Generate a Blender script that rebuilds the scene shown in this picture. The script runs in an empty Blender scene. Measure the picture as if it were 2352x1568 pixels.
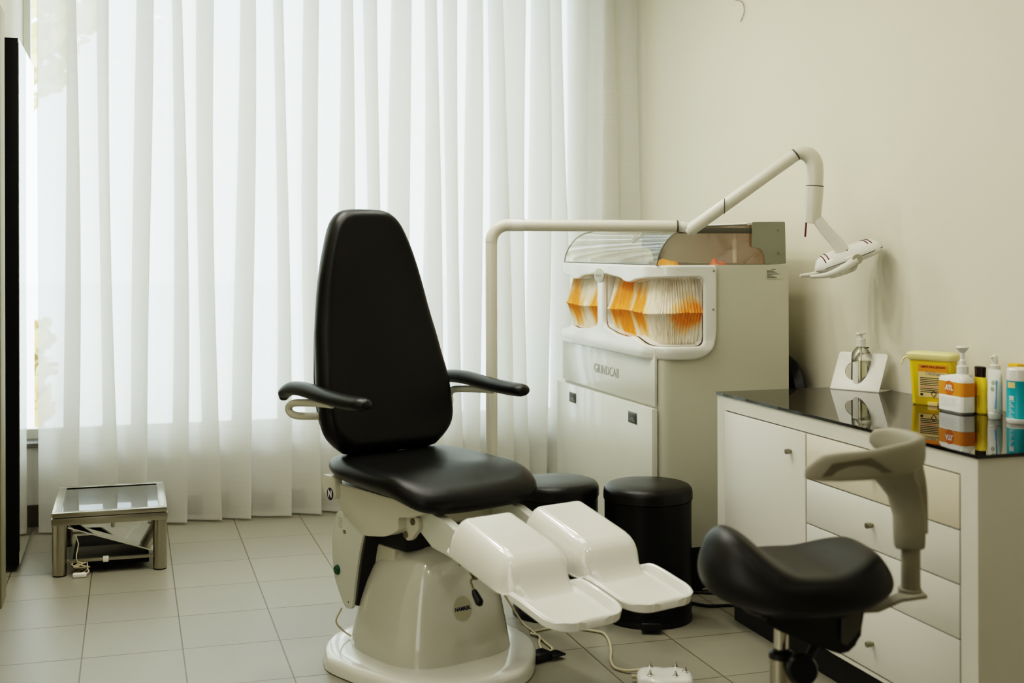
import bpy, bmesh, math, random
from mathutils import Vector, Matrix, noise
random.seed(7)
C = bpy.context.scene.collection
PI = math.pi

# ------------------------------------------------------------------ materials
def lin(c):
    return tuple(((v/255)/12.92 if v/255 <= 0.04045 else (((v/255)+0.055)/1.055)**2.4) for v in c)

def pbr(name, col, rough=0.5, metal=0.0, spec=0.5, coat=0.0, coat_rough=0.05, trans=0.0, ior=1.45, alpha=1.0,
        bump=0.0, bump_scale=200.0, var=0.0, var_scale=8.0, sss=0.0, emit=None, emit_s=0.0):
    m = bpy.data.materials.new(name); m.use_nodes = True
    nt = m.node_tree; b = nt.nodes['Principled BSDF']
    c = lin(col)+(1,)
    b.inputs['Base Color'].default_value = c
    b.inputs['Roughness'].default_value = rough
    b.inputs['Metallic'].default_value = metal
    b.inputs['Specular IOR Level'].default_value = spec
    b.inputs['Coat Weight'].default_value = coat
    b.inputs['Coat Roughness'].default_value = coat_rough
    b.inputs['Transmission Weight'].default_value = trans
    b.inputs['IOR'].default_value = ior
    b.inputs['Alpha'].default_value = alpha
    if emit:
        b.inputs['Emission Color'].default_value = lin(emit)+(1,); b.inputs['Emission Strength'].default_value = emit_s
    tc = nt.nodes.new('ShaderNodeTexCoord')
    n = nt.nodes.new('ShaderNodeTexNoise'); n.inputs['Scale'].default_value = var_scale; n.inputs['Detail'].default_value = 3
    nt.links.new(tc.outputs['Object'], n.inputs['Vector'])
    mx = nt.nodes.new('ShaderNodeMix'); mx.data_type = 'RGBA'; mx.blend_type = 'MULTIPLY'
    mx.inputs['Factor'].default_value = 1.0
    mr = nt.nodes.new('ShaderNodeMapRange'); mr.inputs['To Min'].default_value = 1-var; mr.inputs['To Max'].default_value = 1.0
    nt.links.new(n.outputs['Fac'], mr.inputs['Value'])
    mx.inputs['A'].default_value = c
    nt.links.new(mr.outputs['Result'], mx.inputs['B'])
    nt.links.new(mx.outputs['Result'], b.inputs['Base Color'])
    if bump > 0:
        n2 = nt.nodes.new('ShaderNodeTexNoise'); n2.inputs['Scale'].default_value = bump_scale; n2.inputs['Detail'].default_value = 2
        nt.links.new(tc.outputs['Object'], n2.inputs['Vector'])
        bp = nt.nodes.new('ShaderNodeBump'); bp.inputs['Strength'].default_value = bump; bp.inputs['Distance'].default_value = 0.002
        nt.links.new(n2.outputs['Fac'], bp.inputs['Height'])
        nt.links.new(bp.outputs['Normal'], b.inputs['Normal'])
    return m

M = {}
M['wall'] = pbr('wall_paint', (228, 222, 204), 0.85, var=0.03, var_scale=2.5, bump=0.15, bump_scale=180)
M['wall_dim'] = pbr('back_wall_darkened', (120, 112, 96), 0.8)  # wall darkened in colour so the room behind reflects as dim
M['ceil'] = pbr('ceiling_paint', (235, 232, 222), 0.9)
M['lowwall'] = pbr('low_wall_paint', (222, 220, 212), 0.8)
M['leather'] = pbr('black_leather', (9, 9, 7), 0.34, spec=0.38, bump=0.25, bump_scale=520, var=0.1)
M['saddle'] = pbr('saddle_vinyl', (15, 16, 13), 0.42, spec=0.4, bump=0.12, bump_scale=420)
M['arm_pad'] = pbr('armrest_vinyl', (16, 17, 15), 0.36, spec=0.4, bump=0.2, bump_scale=500)
M['gloss_white'] = pbr('gloss_white_shell', (230, 229, 221), 0.2, spec=0.5, coat=1.0, var=0.02)
M['cone'] = pbr('cream_gloss_cover', (198, 197, 184), 0.2, spec=0.5, coat=1.0, var=0.02)
M['chair_grey'] = pbr('chair_grey_white', (200, 198, 182), 0.45, var=0.03)
M['chair_panel'] = pbr('chair_panel', (206, 207, 196), 0.4, var=0.03)
M['dark_gap'] = pbr('rubber_and_gap_dark', (22, 20, 16), 0.6)  # bellows rubber, and the shade colour for the gap under the seat
M['black_pl'] = pbr('black_plastic', (14, 14, 14), 0.35)
M['bin'] = pbr('bin_black_metal', (11, 11, 9), 0.32, spec=0.3, bump=0.1, bump_scale=700)
M['bin_lid'] = pbr('bin_lid_black', (18, 17, 15), 0.33, spec=0.45, bump=0.15, bump_scale=700)
M['enamel'] = pbr('lamp_enamel', (222, 218, 203), 0.28, spec=0.5, coat=0.3, var=0.02)
M['enamel_light'] = pbr('lamp_enamel_light', (230, 228, 218), 0.22, coat=0.4)
M['gc_body'] = pbr('grinding_cabinet_paint', (206, 204, 186), 0.3, spec=0.5, coat=0.15, coat_rough=0.2, var=0.02)
M['gc_front'] = pbr('grinding_cabinet_front', (214, 214, 202), 0.16, spec=0.5, coat=0.4, var=0.02)
M['gc_fascia'] = pbr('moulded_white_fascia', (232, 232, 224), 0.16, coat=0.5, var=0.02)
M['gc_inside'] = pbr('cabinet_inside', (232, 226, 212), 0.6)
M['grey_metal'] = pbr('grey_bracket', (142, 144, 128), 0.45, metal=0.2)
M['handle_grey'] = pbr('recess_frame', (92, 90, 82), 0.4, metal=0.4)
M['recess'] = pbr('recess_dark', (42, 40, 36), 0.5)
M['steel'] = pbr('brushed_steel', (182, 177, 164), 0.3, metal=1.0, var=0.12, var_scale=40, bump=0.1, bump_scale=150)
M['chrome'] = pbr('chrome', (214, 212, 204), 0.12, metal=1.0)
M['screw'] = pbr('screw_steel', (150, 145, 128), 0.3, metal=0.9)
M['counter_white'] = pbr('cabinet_white', (214, 211, 199), 0.4, spec=0.4, var=0.02)
M['counter_door'] = pbr('cabinet_door_white', (214, 212, 202), 0.32, spec=0.4, var=0.02)
M['counter_drawer'] = pbr('drawer_cream', (216, 207, 188), 0.34, spec=0.4, var=0.02)
M['plinth_black'] = pbr('plinth_black', (16, 15, 12), 0.5)
M['black_glass'] = pbr('black_glass', (10, 9, 7), 0.015, spec=0.5, ior=1.5)
M['glass_edge'] = pbr('dark_edge', (30, 22, 24), 0.2)
M['stool_grey'] = pbr('stool_grey_plastic', (152, 147, 130), 0.5, bump=0.3, bump_scale=600)
M['stool_grey_in'] = pbr('stool_grey_inset', (112, 107, 90), 0.6)
M['cable'] = pbr('cream_cable', (190, 180, 150), 0.5)
M['cable_black'] = pbr('black_cable', (12, 12, 12), 0.4)
M['ink'] = pbr('dark_ink', (60, 58, 55), 0.6)
M['ink_grey'] = pbr('grey_ink', (158, 156, 144), 0.5)
M['ink_navy'] = pbr('navy_ink', (32, 34, 70), 0.5)
M['ink_brown'] = pbr('brown_ink', (120, 62, 22), 0.6)
M['red_ink'] = pbr('red_ink', (205, 130, 112), 0.6)
M['dark_red'] = pbr('dark_red_slot', (96, 22, 22), 0.4)
M['white_pl'] = pbr('white_plastic', (232, 230, 220), 0.35)
M['white_gloss_pl'] = pbr('white_gloss_plastic', (238, 236, 228), 0.15, coat=0.4)
M['badge'] = pbr('badge_grey', (176, 172, 150), 0.35)
M['yellow'] = pbr('sharps_yellow', (236, 202, 22), 0.38, sss=0.1)
M['yellow_lid'] = pbr('sharps_lid', (240, 228, 160), 0.45)
M['yellow_label'] = pbr('label_cream', (232, 205, 140), 0.5)
M['orange_lbl'] = pbr('label_orange', (232, 148, 32), 0.45)
M['orange_dk'] = pbr('label_dark_orange', (208, 108, 14), 0.45)
M['yellow_btl'] = pbr('yellow_bottle', (240, 212, 40), 0.35)
M['yellow_btl2'] = pbr('yellow_bottle_label', (222, 194, 22), 0.4)
M['brown_cap'] = pbr('dark_brown_cap', (44, 28, 24), 0.35)
M['teal'] = pbr('teal_can', (22, 172, 186), 0.3)
M['teal_dk'] = pbr('teal_dark', (10, 140, 160), 0.3)
M['blue_lbl'] = pbr('blue_label', (88, 148, 190), 0.45)
M['navy_lbl'] = pbr('navy_label', (14, 84, 140), 0.4)
M['pale_green'] = pbr('pale_green_emblem', (168, 176, 146), 0.5)
M['orange_cap'] = pbr('orange_cap', (250, 184, 40), 0.4)
M['green'] = pbr('green_button', (30, 82, 52), 0.3)
M['baseboard'] = pbr('dark_tile_skirting', (92, 84, 70), 0.4)
M['granite'] = pbr('granite_sill', (140, 138, 130), 0.4, var=0.6, var_scale=160)
M['panel_olive'] = pbr('olive_panel', (110, 106, 84), 0.6)
M['panel_edge'] = pbr('olive_panel_edge', (140, 135, 110), 0.5)
M['mirror_side'] = pbr('mirror_black_side', (5, 5, 5), 0.6, spec=0.2)
M['mirror'] = pbr('mirror_glass', (235, 235, 230), 0.01, metal=1.0)
M['orange_bag'] = pbr('orange_plastic_bag', (240, 160, 70), 0.4)
M['red_bag'] = pbr('red_plastic_bag', (226, 110, 70), 0.4)
M['pave'] = pbr('pavement', (232, 234, 234), 0.9, var=0.15)
M['leafy'] = pbr('autumn_leaves', (232, 216, 158), 0.8, var=0.4, var_scale=3)
M['bark'] = pbr('bark', (120, 104, 84), 0.9)
M['van'] = pbr('white_van_paint', (225, 232, 230), 0.3)
M['van_dk'] = pbr('van_window', (120, 150, 148), 0.1)
M['hedge'] = pbr('ochre_hedge', (206, 180, 120), 0.9, var=0.4, var_scale=6)

def glass_mat(name, col, alpha_mix, rough=0.0):
    m = bpy.data.materials.new(name); m.use_nodes = True; nt = m.node_tree
    nt.nodes.remove(nt.nodes['Principled BSDF']); out = nt.nodes['Material Output']
    tr = nt.nodes.new('ShaderNodeBsdfTransparent'); tr.inputs['Color'].default_value = lin(col)+(1,)
    gl = nt.nodes.new('ShaderNodeBsdfGlossy'); gl.inputs['Roughness'].default_value = rough; gl.inputs['Color'].default_value = (1, 1, 1, 1)
    fr = nt.nodes.new('ShaderNodeFresnel'); fr.inputs['IOR'].default_value = 1.5
    mr = nt.nodes.new('ShaderNodeMath'); mr.operation = 'ADD'; mr.inputs[1].default_value = alpha_mix
    nt.links.new(fr.outputs[0], mr.inputs[0])
    mx = nt.nodes.new('ShaderNodeMixShader')
    nt.links.new(mr.outputs[0], mx.inputs[0]); nt.links.new(tr.outputs[0], mx.inputs[1]); nt.links.new(gl.outputs[0], mx.inputs[2])
    nt.links.new(mx.outputs[0], out.inputs['Surface'])
    return m
M['glass'] = glass_mat('window_glass', (245, 250, 250), 0.0)
M['table_glass'] = glass_mat('table_glass', (225, 230, 222), 0.10)
M['hood'] = glass_mat('clear_acrylic_hood', (236, 238, 232), 0.05, 0.03)
M['hood_edge'] = pbr('acrylic_edge', (120, 122, 112), 0.2, alpha=0.75)
M['clear_btl'] = glass_mat('clear_bottle_plastic', (250, 250, 244), 0.05, 0.02)
M['hood_side'] = glass_mat('smoky_acrylic_side', (243, 233, 220), 0.06, 0.05)

def fabric_mat():
    m = bpy.data.materials.new('sheer_curtain_voile'); m.use_nodes = True; nt = m.node_tree; N = nt.nodes; L = nt.links
    N.remove(N['Principled BSDF']); out = N['Material Output']
    tc = N.new('ShaderNodeTexCoord')
    mp = N.new('ShaderNodeMapping'); mp.inputs['Scale'].default_value = (260, 260, 500)
    L.new(tc.outputs['Object'], mp.inputs['Vector'])
    nz = N.new('ShaderNodeTexNoise'); nz.inputs['Scale'].default_value = 1.0; nz.inputs['Detail'].default_value = 2
    L.new(mp.outputs[0], nz.inputs['Vector'])
    mp2 = N.new('ShaderNodeMapping'); mp2.inputs['Scale'].default_value = (1.5, 1.5, 60)
    L.new(tc.outputs['Object'], mp2.inputs['Vector'])
    nz2 = N.new('ShaderNodeTexNoise'); nz2.inputs['Scale'].default_value = 2.0; nz2.inputs['Detail'].default_value = 3
    L.new(mp2.outputs[0], nz2.inputs['Vector'])
    tl = N.new('ShaderNodeBsdfTranslucent'); tl.inputs['Color'].default_value = (0.87, 0.86, 0.82, 1)
    df = N.new('ShaderNodeBsdfDiffuse'); df.inputs['Color'].default_value = (0.92, 0.89, 0.81, 1)
    tp = N.new('ShaderNodeBsdfTransparent'); tp.inputs['Color'].default_value = (0.96, 0.98, 1, 1)
    m1 = N.new('ShaderNodeMixShader'); m1.inputs[0].default_value = 0.32
    L.new(tl.outputs[0], m1.inputs[1]); L.new(df.outputs[0], m1.inputs[2])
    lw = N.new('ShaderNodeLayerWeight'); lw.inputs['Blend'].default_value = 0.5
    # openness of the weave: lower at grazing angles, slightly uneven threads
    mr = N.new('ShaderNodeMapRange'); mr.inputs['From Min'].default_value = 0.0; mr.inputs['From Max'].default_value = 0.9
    mr.inputs['To Min'].default_value = FAB_OPEN; mr.inputs['To Max'].default_value = 0.02
    L.new(lw.outputs['Facing'], mr.inputs['Value'])
    a = N.new('ShaderNodeMath'); a.operation = 'MULTIPLY_ADD'; a.inputs[1].default_value = 0.12; a.inputs[2].default_value = -0.06
    L.new(nz.outputs['Fac'], a.inputs[0])
    a2 = N.new('ShaderNodeMath'); a2.operation = 'MULTIPLY_ADD'; a2.inputs[1].default_value = 0.08; a2.inputs[2].default_value = -0.04
    L.new(nz2.outputs['Fac'], a2.inputs[0])
    s = N.new('ShaderNodeMath'); s.operation = 'ADD'; L.new(mr.outputs[0], s.inputs[0]); L.new(a.outputs[0], s.inputs[1])
    s2 = N.new('ShaderNodeMath'); s2.operation = 'ADD'; s2.use_clamp = True; L.new(s.outputs[0], s2.inputs[0]); L.new(a2.outputs[0], s2.inputs[1])
    m2 = N.new('ShaderNodeMixShader'); L.new(s2.outputs[0], m2.inputs[0]); L.new(m1.outputs[0], m2.inputs[1]); L.new(tp.outputs[0], m2.inputs[2])
    L.new(m2.outputs[0], out.inputs['Surface'])
    return m
FAB_OPEN = 0.21
M['fabric'] = fabric_mat()

def floor_mat():
    m = bpy.data.materials.new('floor_tiles'); m.use_nodes = True; nt = m.node_tree; N = nt.nodes; L = nt.links
    b = N['Principled BSDF']; tc = N.new('ShaderNodeTexCoord'); sp = N.new('ShaderNodeSeparateXYZ'); L.new(tc.outputs['Object'], sp.inputs[0])
    def math_(op, a, b_=None, v=None):
        n = N.new('ShaderNodeMath'); n.operation = op
        L.new(a, n.inputs[0])
        if b_ is not None: L.new(b_, n.inputs[1])
        if v is not None: n.inputs[1].default_value = v
        return n.outputs[0]
    def axis(o, org, w):
        t = math_('DIVIDE', math_('SUBTRACT', o, v=org), v=w)
        fr = math_('FRACT', t); fl = math_('FLOOR', t)
        d = math_('MULTIPLY', math_('SUBTRACT', math_('MULTIPLY', math_('ABSOLUTE', math_('SUBTRACT', fr, v=0.5)), v=-1), v=-0.5), v=w)
        return d, fl
    dx, fx = axis(sp.outputs[0], -0.1597, 0.32372); dy, fy = axis(sp.outputs[1], 5.9435, 0.393741)
    mn = math_('MINIMUM', dx, dy)
    mr = N.new('ShaderNodeMapRange'); mr.inputs['From Min'].default_value = 0.0012; mr.inputs['From Max'].default_value = 0.0030
    L.new(mn, mr.inputs['Value'])
    cv = N.new('ShaderNodeCombineXYZ'); L.new(fx, cv.inputs[0]); L.new(fy, cv.inputs[1])
    wn = N.new('ShaderNodeTexWhiteNoise'); wn.noise_dimensions = '3D'; L.new(cv.outputs[0], wn.inputs['Vector'])
    nz = N.new('ShaderNodeTexNoise'); nz.inputs['Scale'].default_value = 5; nz.inputs['Detail'].default_value = 4; L.new(tc.outputs['Object'], nz.inputs['Vector'])
    f = math_('ADD', math_('MULTIPLY', wn.outputs['Value'], v=0.05), math_('MULTIPLY', nz.outputs['Fac'], v=0.06))
    f = math_('ADD', f, v=0.89)
    tile = N.new('ShaderNodeMix'); tile.data_type = 'RGBA'; tile.blend_type = 'MULTIPLY'; tile.inputs['Factor'].default_value = 1
    tile.inputs['A'].default_value = lin((148, 144, 129))+(1,); L.new(f, tile.inputs['B'])
    mx = N.new('ShaderNodeMix'); mx.data_type = 'RGBA'; L.new(mr.outputs[0], mx.inputs['Factor'])
    mx.inputs['A'].default_value = lin((92, 82, 60))+(1,); L.new(tile.outputs['Result'], mx.inputs['B'])
    L.new(mx.outputs['Result'], b.inputs['Base Color'])
    b.inputs['Roughness'].default_value = 0.36; b.inputs['Specular IOR Level'].default_value = 0.45
    bp = N.new('ShaderNodeBump'); bp.inputs['Strength'].default_value = 0.4; bp.inputs['Distance'].default_value = 0.002
    L.new(mr.outputs[0], bp.inputs['Height']); L.new(bp.outputs[0], b.inputs['Normal'])
    return m
M['floor'] = floor_mat()

def pleat_mat():
    # fringed curtain of cream strips with soft orange patches
    m = bpy.data.materials.new('orange_cream_fringe'); m.use_nodes = True; nt = m.node_tree; N = nt.nodes; L = nt.links
    b = N['Principled BSDF']; tc = N.new('ShaderNodeTexCoord')
    mp = N.new('ShaderNodeMapping'); mp.inputs['Scale'].default_value = (4.0, 9.5, 1.2); L.new(tc.outputs['Object'], mp.inputs['Vector'])
    n1 = N.new('ShaderNodeTexNoise'); n1.inputs['Scale'].default_value = 1.0; n1.inputs['Detail'].default_value = 1; L.new(mp.outputs[0], n1.inputs['Vector'])
    mp2 = N.new('ShaderNodeMapping'); mp2.inputs['Scale'].default_value = (120, 150, 3); L.new(tc.outputs['Object'], mp2.inputs['Vector'])
    n2 = N.new('ShaderNodeTexNoise'); n2.inputs['Scale'].default_value = 1.0; n2.inputs['Detail'].default_value = 2; L.new(mp2.outputs[0], n2.inputs['Vector'])
    ad = N.new('ShaderNodeMath'); ad.operation = 'MULTIPLY_ADD'; ad.inputs[1].default_value = 0.22; L.new(n2.outputs['Fac'], ad.inputs[0]); L.new(n1.outputs['Fac'], ad.inputs[2])
    # stronger colour near the central fold
    sp = N.new('ShaderNodeSeparateXYZ'); L.new(tc.outputs['Object'], sp.inputs[0])
    z = N.new('ShaderNodeMath'); z.operation = 'SUBTRACT'; z.inputs[1].default_value = 1.09; L.new(sp.outputs[2], z.inputs[0])
    za = N.new('ShaderNodeMath'); za.operation = 'ABSOLUTE'; L.new(z.outputs[0], za.inputs[0])
    zz = N.new('ShaderNodeMath'); zz.operation = 'MULTIPLY_ADD'; zz.inputs[1].default_value = -1.3; L.new(za.outputs[0], zz.inputs[0]); L.new(ad.outputs[0], zz.inputs[2])
    cr = N.new('ShaderNodeValToRGB'); L.new(zz.outputs[0], cr.inputs[0])
    e = cr.color_ramp.elements
    e[0].position = 0.485; e[0].color = lin((250, 240, 222))+(1,)
    e[1].position = 0.62; e[1].color = lin((250, 156, 52))+(1,)
    x = e.new(0.55); x.color = lin((250, 214, 160))+(1,)
    mx = N.new('ShaderNodeMix'); mx.data_type = 'RGBA'; mx.blend_type = 'MULTIPLY'; mx.inputs['Factor'].default_value = 0.6
    cr2 = N.new('ShaderNodeValToRGB'); L.new(n2.outputs['Fac'], cr2.inputs[0]); cr2.color_ramp.elements[0].position = .3; cr2.color_ramp.elements[1].position = .55
    cr2.color_ramp.elements[0].color = (.66, .58, .48, 1)
    L.new(cr.outputs[0], mx.inputs['A']); L.new(cr2.outputs[0], mx.inputs['B'])
    L.new(mx.outputs['Result'], b.inputs['Base Color']); b.inputs['Roughness'].default_value = 0.6
    L.new(mx.outputs['Result'], b.inputs['Emission Color']); b.inputs['Emission Strength'].default_value = 0.0
    return m
M['pleat'] = pleat_mat()

# ------------------------------------------------------------------ mesh helpers
def obj(name, bm, mat, parent=None, smooth=35, loc=None, kind=None):
    bmesh.ops.remove_doubles(bm, verts=bm.verts, dist=1e-6)
    bmesh.ops.recalc_face_normals(bm, faces=bm.faces)
    me = bpy.data.meshes.new(name); bm.to_mesh(me); bm.free()
    if smooth:
        for p in me.polygons: p.use_smooth = True
        me.set_sharp_from_angle(angle=math.radians(smooth))
    mats = mat if isinstance(mat, (list, tuple)) else [mat]
    for k in mats: me.materials.append(M[k] if isinstance(k, str) else k)
    o = bpy.data.objects.new(name, me); C.objects.link(o)
    if parent: o.parent = parent
    if loc: o.location = loc
    if kind: o['kind'] = kind
    return o

def thing(name, label, cat, loc=(0, 0, 0), rz=0, group=None):
    o = bpy.data.objects.new(name, None); C.objects.link(o); o.empty_display_size = 0.1
    o.location = loc; o.rotation_euler = (0, 0, rz); o['label'] = label; o['category'] = cat
    if group: o['group'] = group
    return o

def tag(o, label, cat, group=None, kind=None):
    o['label'] = label; o['category'] = cat
    if group: o['group'] = group
    if kind: o['kind'] = kind
    return o

def struct(name, bm, mat, smooth=0): return obj(name, bm, mat, None, smooth, kind='structure')

def box(x0, x1, y0, y1, z0, z1, bev=0.0, seg=2, bm=None):
    b = bmesh.new()
    bmesh.ops.create_cube(b, size=1)
    for v in b.verts:
        v.co = Vector((x0+(v.co.x+.5)*(x1-x0), y0+(v.co.y+.5)*(y1-y0), z0+(v.co.z+.5)*(z1-z0)))
    if bev > 0: bmesh.ops.bevel(b, geom=b.edges[:], offset=bev, segments=seg, profile=.5, affect='EDGES')
    return merge(bm, b)

def merge(bm, b, mat=None):
    if mat is not None: bmesh.ops.transform(b, matrix=mat, verts=b.verts)
    if bm is None: return b
    me = bpy.data.meshes.new('tmp'); b.to_mesh(me); b.free(); bm.from_mesh(me); bpy.data.meshes.remove(me)
    return bm

def prism(poly, axis, t0, t1, bev=0.0, seg=2, bm=None):
    """poly in the plane normal to axis ('x': (y,z); 'y': (x,z); 'z': (x,y)) extruded t0..t1"""
    b = bmesh.new()
    def V(p, t):
        return {'x': Vector((t, p[0], p[1])), 'y': Vector((p[0], t, p[1])), 'z': Vector((p[0], p[1], t))}[axis]
    a = [b.verts.new(V(p, t0)) for p in poly]; c = [b.verts.new(V(p, t1)) for p in poly]
    n = len(poly)
    b.faces.new(a); b.faces.new(c[::-1])
    for i in range(n): b.faces.new((a[i], a[(i+1) % n], c[(i+1) % n], c[i]))
    if bev > 0:
        ed = [e for e in b.edges if not ((e.verts[0] in a) != (e.verts[1] in a))]
        bmesh.ops.bevel(b, geom=ed, offset=bev, segments=seg, profile=.5, affect='EDGES')
    return merge(bm, b)

def lathe(prof, n=32, cx=0, cy=0, bm=None, sx=1, sy=1):
    b = bmesh.new(); rings = []
    for r, z in prof:
        if r < 1e-6: rings.append([b.verts.new((cx, cy, z))])
        else: rings.append([b.verts.new((cx+sx*r*math.cos(2*PI*i/n), cy+sy*r*math.sin(2*PI*i/n), z)) for i in range(n)])
    for A, B in zip(rings, rings[1:]):
        for i in range(n):
            j = (i+1) % n
            if len(A) == 1 and len(B) == 1: continue
            if len(A) == 1: b.faces.new((A[0], B[i], B[j]))
            elif len(B) == 1: b.faces.new((A[i], A[j], B[0]))
            else: b.faces.new((A[i], A[j], B[j], B[i]))
    if len(rings[0]) > 1: b.faces.new(rings[0])
    if len(rings[-1]) > 1: b.faces.new(rings[-1][::-1])
    return merge(bm, b)

def loft(rings, cap0=True, cap1=True, closed=True, bm=None):
    b = bmesh.new(); R = [[b.verts.new(p) for p in r] for r in rings]
    n = len(R[0])
    for A, B in zip(R, R[1:]):
        for i in range(n if closed else n-1):
            j = (i+1) % n; b.faces.new((A[i], A[j], B[j], B[i]))
    if cap0: b.faces.new(R[0])
    if cap1: b.faces.new(R[-1][::-1])
    return merge(bm, b)

def catmull(P, k=8):
    P = [Vector(p) for p in P]; out = []
    for i in range(len(P)-1):
        p0 = P[i-1] if i else 2*P[0]-P[1]; p1, p2 = P[i], P[i+1]; p3 = P[i+2] if i+2 < len(P) else 2*P[-1]-P[-2]
        for j in range(k):
            t = j/k
            out.append(0.5*((2*p1)+(-p0+p2)*t+(2*p0-5*p1+4*p2-p3)*t*t+(-p0+3*p1-3*p2+p3)*t**3))
    out.append(P[-1]); return out

def tube(pts, r, n=12, sm=0, bm=None, flat=1.0, up=None, cap=True):
    """swept tube; r number or list; flat scales the section along the 'up' direction"""
    P = [Vector(p) for p in pts]
    if sm:
        k = sm
        if isinstance(r, (list, tuple)):
            rr = []
            for i in range(len(r)-1):
                for j in range(k): rr.append(r[i]+(r[i+1]-r[i])*j/k)
            rr.append(r[-1]); r = rr
        P = catmull(P, k)
    N = len(P); R = r if isinstance(r, (list, tuple)) else [r]*N
    rings = []; prev = None
    for i in range(N):
        t = (P[min(i+1, N-1)]-P[max(i-1, 0)]).normalized()
        if up is not None:
            u = Vector(up); u = (u-t*u.dot(t)).normalized()
        else:
            if prev is None:
                u = Vector((0, 0, 1)) if abs(t.z) < .9 else Vector((1, 0, 0))
            else: u = prev
            u = (u-t*u.dot(t)).normalized()
        prev = u; w = t.cross(u)
        rings.append([P[i]+(w*math.cos(2*PI*k/n)+u*math.sin(2*PI*k/n)*flat)*R[i] for k in range(n)])
    return loft(rings, cap, cap, bm=bm)

def super_outline(a, b, n=3.0, N=64):
    out = []
    for i in range(N):
        t = 2*PI*i/N; c, s = math.cos(t), math.sin(t)
        out.append((a*math.copysign(abs(c)**(2/n), c), b*math.copysign(abs(s)**(2/n), s)))
    return out

def resample(poly, N, closed=True):
    P = [Vector(p) for p in poly]
    if closed: P = P+[P[0]]
    d = [0]
    for a, b in zip(P, P[1:]): d.append(d[-1]+(b-a).length)
    out = []; k = 0
    for i in range(N):
        s = d[-1]*i/N
        while d[k+1] < s: k += 1
        t = (s-d[k])/max(1e-9, d[k+1]-d[k]); out.append(P[k].lerp(P[k+1], t))
    return out

def rounded(poly, r, seg=6):
    """round the corners of a polygon; r a number or a list"""
    n = len(poly); out = []
    for i in range(n):
        p = Vector(poly[i]); a = Vector(poly[i-1]); b = Vector(poly[(i+1) % n])
        ri = r[i] if isinstance(r, (list, tuple)) else r
        if ri <= 0: out.append(tuple(p)); continue
        da = (a-p); db = (b-p); ri2 = min(ri, da.length*.49, db.length*.49)
        s = p+da.normalized()*ri2; e = p+db.normalized()*ri2
        for k in range(seg+1):
            t = k/seg; out.append(tuple(s*(1-t)**2+p*2*t*(1-t)+e*t*t))
    return out

def pillow(outline, ex, ez, crown_top=0.0, crown_bot=0.0, f=None, mid=0.0, rings=7, edge=6, bm=None, fmap=None, fb=1.0):
    """outline (x,y) star shaped about its centre; rounded rim (ex inset, ez half height), crowned top & bottom;
    f(x,y) is added to the height."""
    P = [Vector(p) for p in outline]
    c = sum(P, Vector((0, 0)))/len(P)
    R = []
    def ring(ins, z, q=1.0):
        out = []
        for p in P:
            d = p-c; L_ = d.length
            out.append((c+d*max(0, (L_-ins)/L_)*q, z))
        return [(v.x, v.y, zz) for v, zz in out]
    lst = []
    for k in range(rings, 0, -1):
        q = 1-k/(rings+.0)*0.999
        lst.append(ring(ex, mid-ez-crown_bot*(1-q*q), q))
    for k in range(edge*2+1):
        th = -PI/2+PI*k/(edge*2)
        lst.append(ring(ex*(1-math.cos(th)), mid+ez*math.sin(th)))
    for k in range(1, rings+1):
        q = 1-k/(rings+.0)*0.999
        lst.append(ring(ex, mid+ez+crown_top*(1-q*q), q))
    fin = []
    for r_ in lst:
        rr = []
        for x, y, z in r_:
            kk = fb+(1-fb)*max(0, min(1, (z-(mid-ez))/(2*ez)))
            zz = z+(f(x, y)*kk if f else 0)
            rr.append(fmap(x, y, zz) if fmap else Vector((x, y, zz)))
        fin.append(rr)
    return loft(fin, bm=bm)

def text_bm(txt, size, bold=0.0, spacing=1.0, depth=0.0004, align='CENTER'):
    cu = bpy.data.curves.new('t', 'FONT'); cu.body = txt; cu.size = size; cu.extrude = depth; cu.offset = bold
    cu.align_x = align; cu.align_y = 'CENTER'; cu.space_character = spacing; cu.resolution_u = 3
    o = bpy.data.objects.new('t', cu); C.objects.link(o)
    dg = bpy.context.evaluated_depsgraph_get(); me = bpy.data.meshes.new_from_object(o.evaluated_get(dg))
    b = bmesh.new(); b.from_mesh(me)
    bpy.data.objects.remove(o); bpy.data.curves.remove(cu); bpy.data.meshes.remove(me)
    return b

def curve_plate(outline, holes, depth, bev, steps=3):
    """flat plate with holes and rounded rims, in the local XY plane, centred on z=0"""
    cu = bpy.data.curves.new('p', 'CURVE'); cu.dimensions = '2D'; cu.fill_mode = 'BOTH'
    cu.extrude = max(depth/2-bev, 0.0001); cu.bevel_depth = bev; cu.bevel_resolution = steps
    for ln in [outline]+holes:
        sp = cu.splines.new('POLY'); sp.points.add(len(ln)-1)
        for i, p in enumerate(ln): sp.points[i].co = (p[0], p[1], 0, 1)
        sp.use_cyclic_u = True
    cu.offset = -bev
    o = bpy.data.objects.new('p', cu); C.objects.link(o)
    dg = bpy.context.evaluated_depsgraph_get(); me = bpy.data.meshes.new_from_object(o.evaluated_get(dg))
    b = bmesh.new(); b.from_mesh(me)
    bpy.data.objects.remove(o); bpy.data.curves.remove(cu); bpy.data.meshes.remove(me)
    return b

def frame(org, ex, ey):
    """matrix whose local x -> ex, y -> ey, z -> ex x ey"""
    ex = Vector(ex).normalized(); ey = Vector(ey); ey = (ey-ex*ey.dot(ex)).normalized(); ez = ex.cross(ey)
    m = Matrix((ex, ey, ez)).transposed().to_4x4(); m.translation = Vector(org); return m

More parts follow.
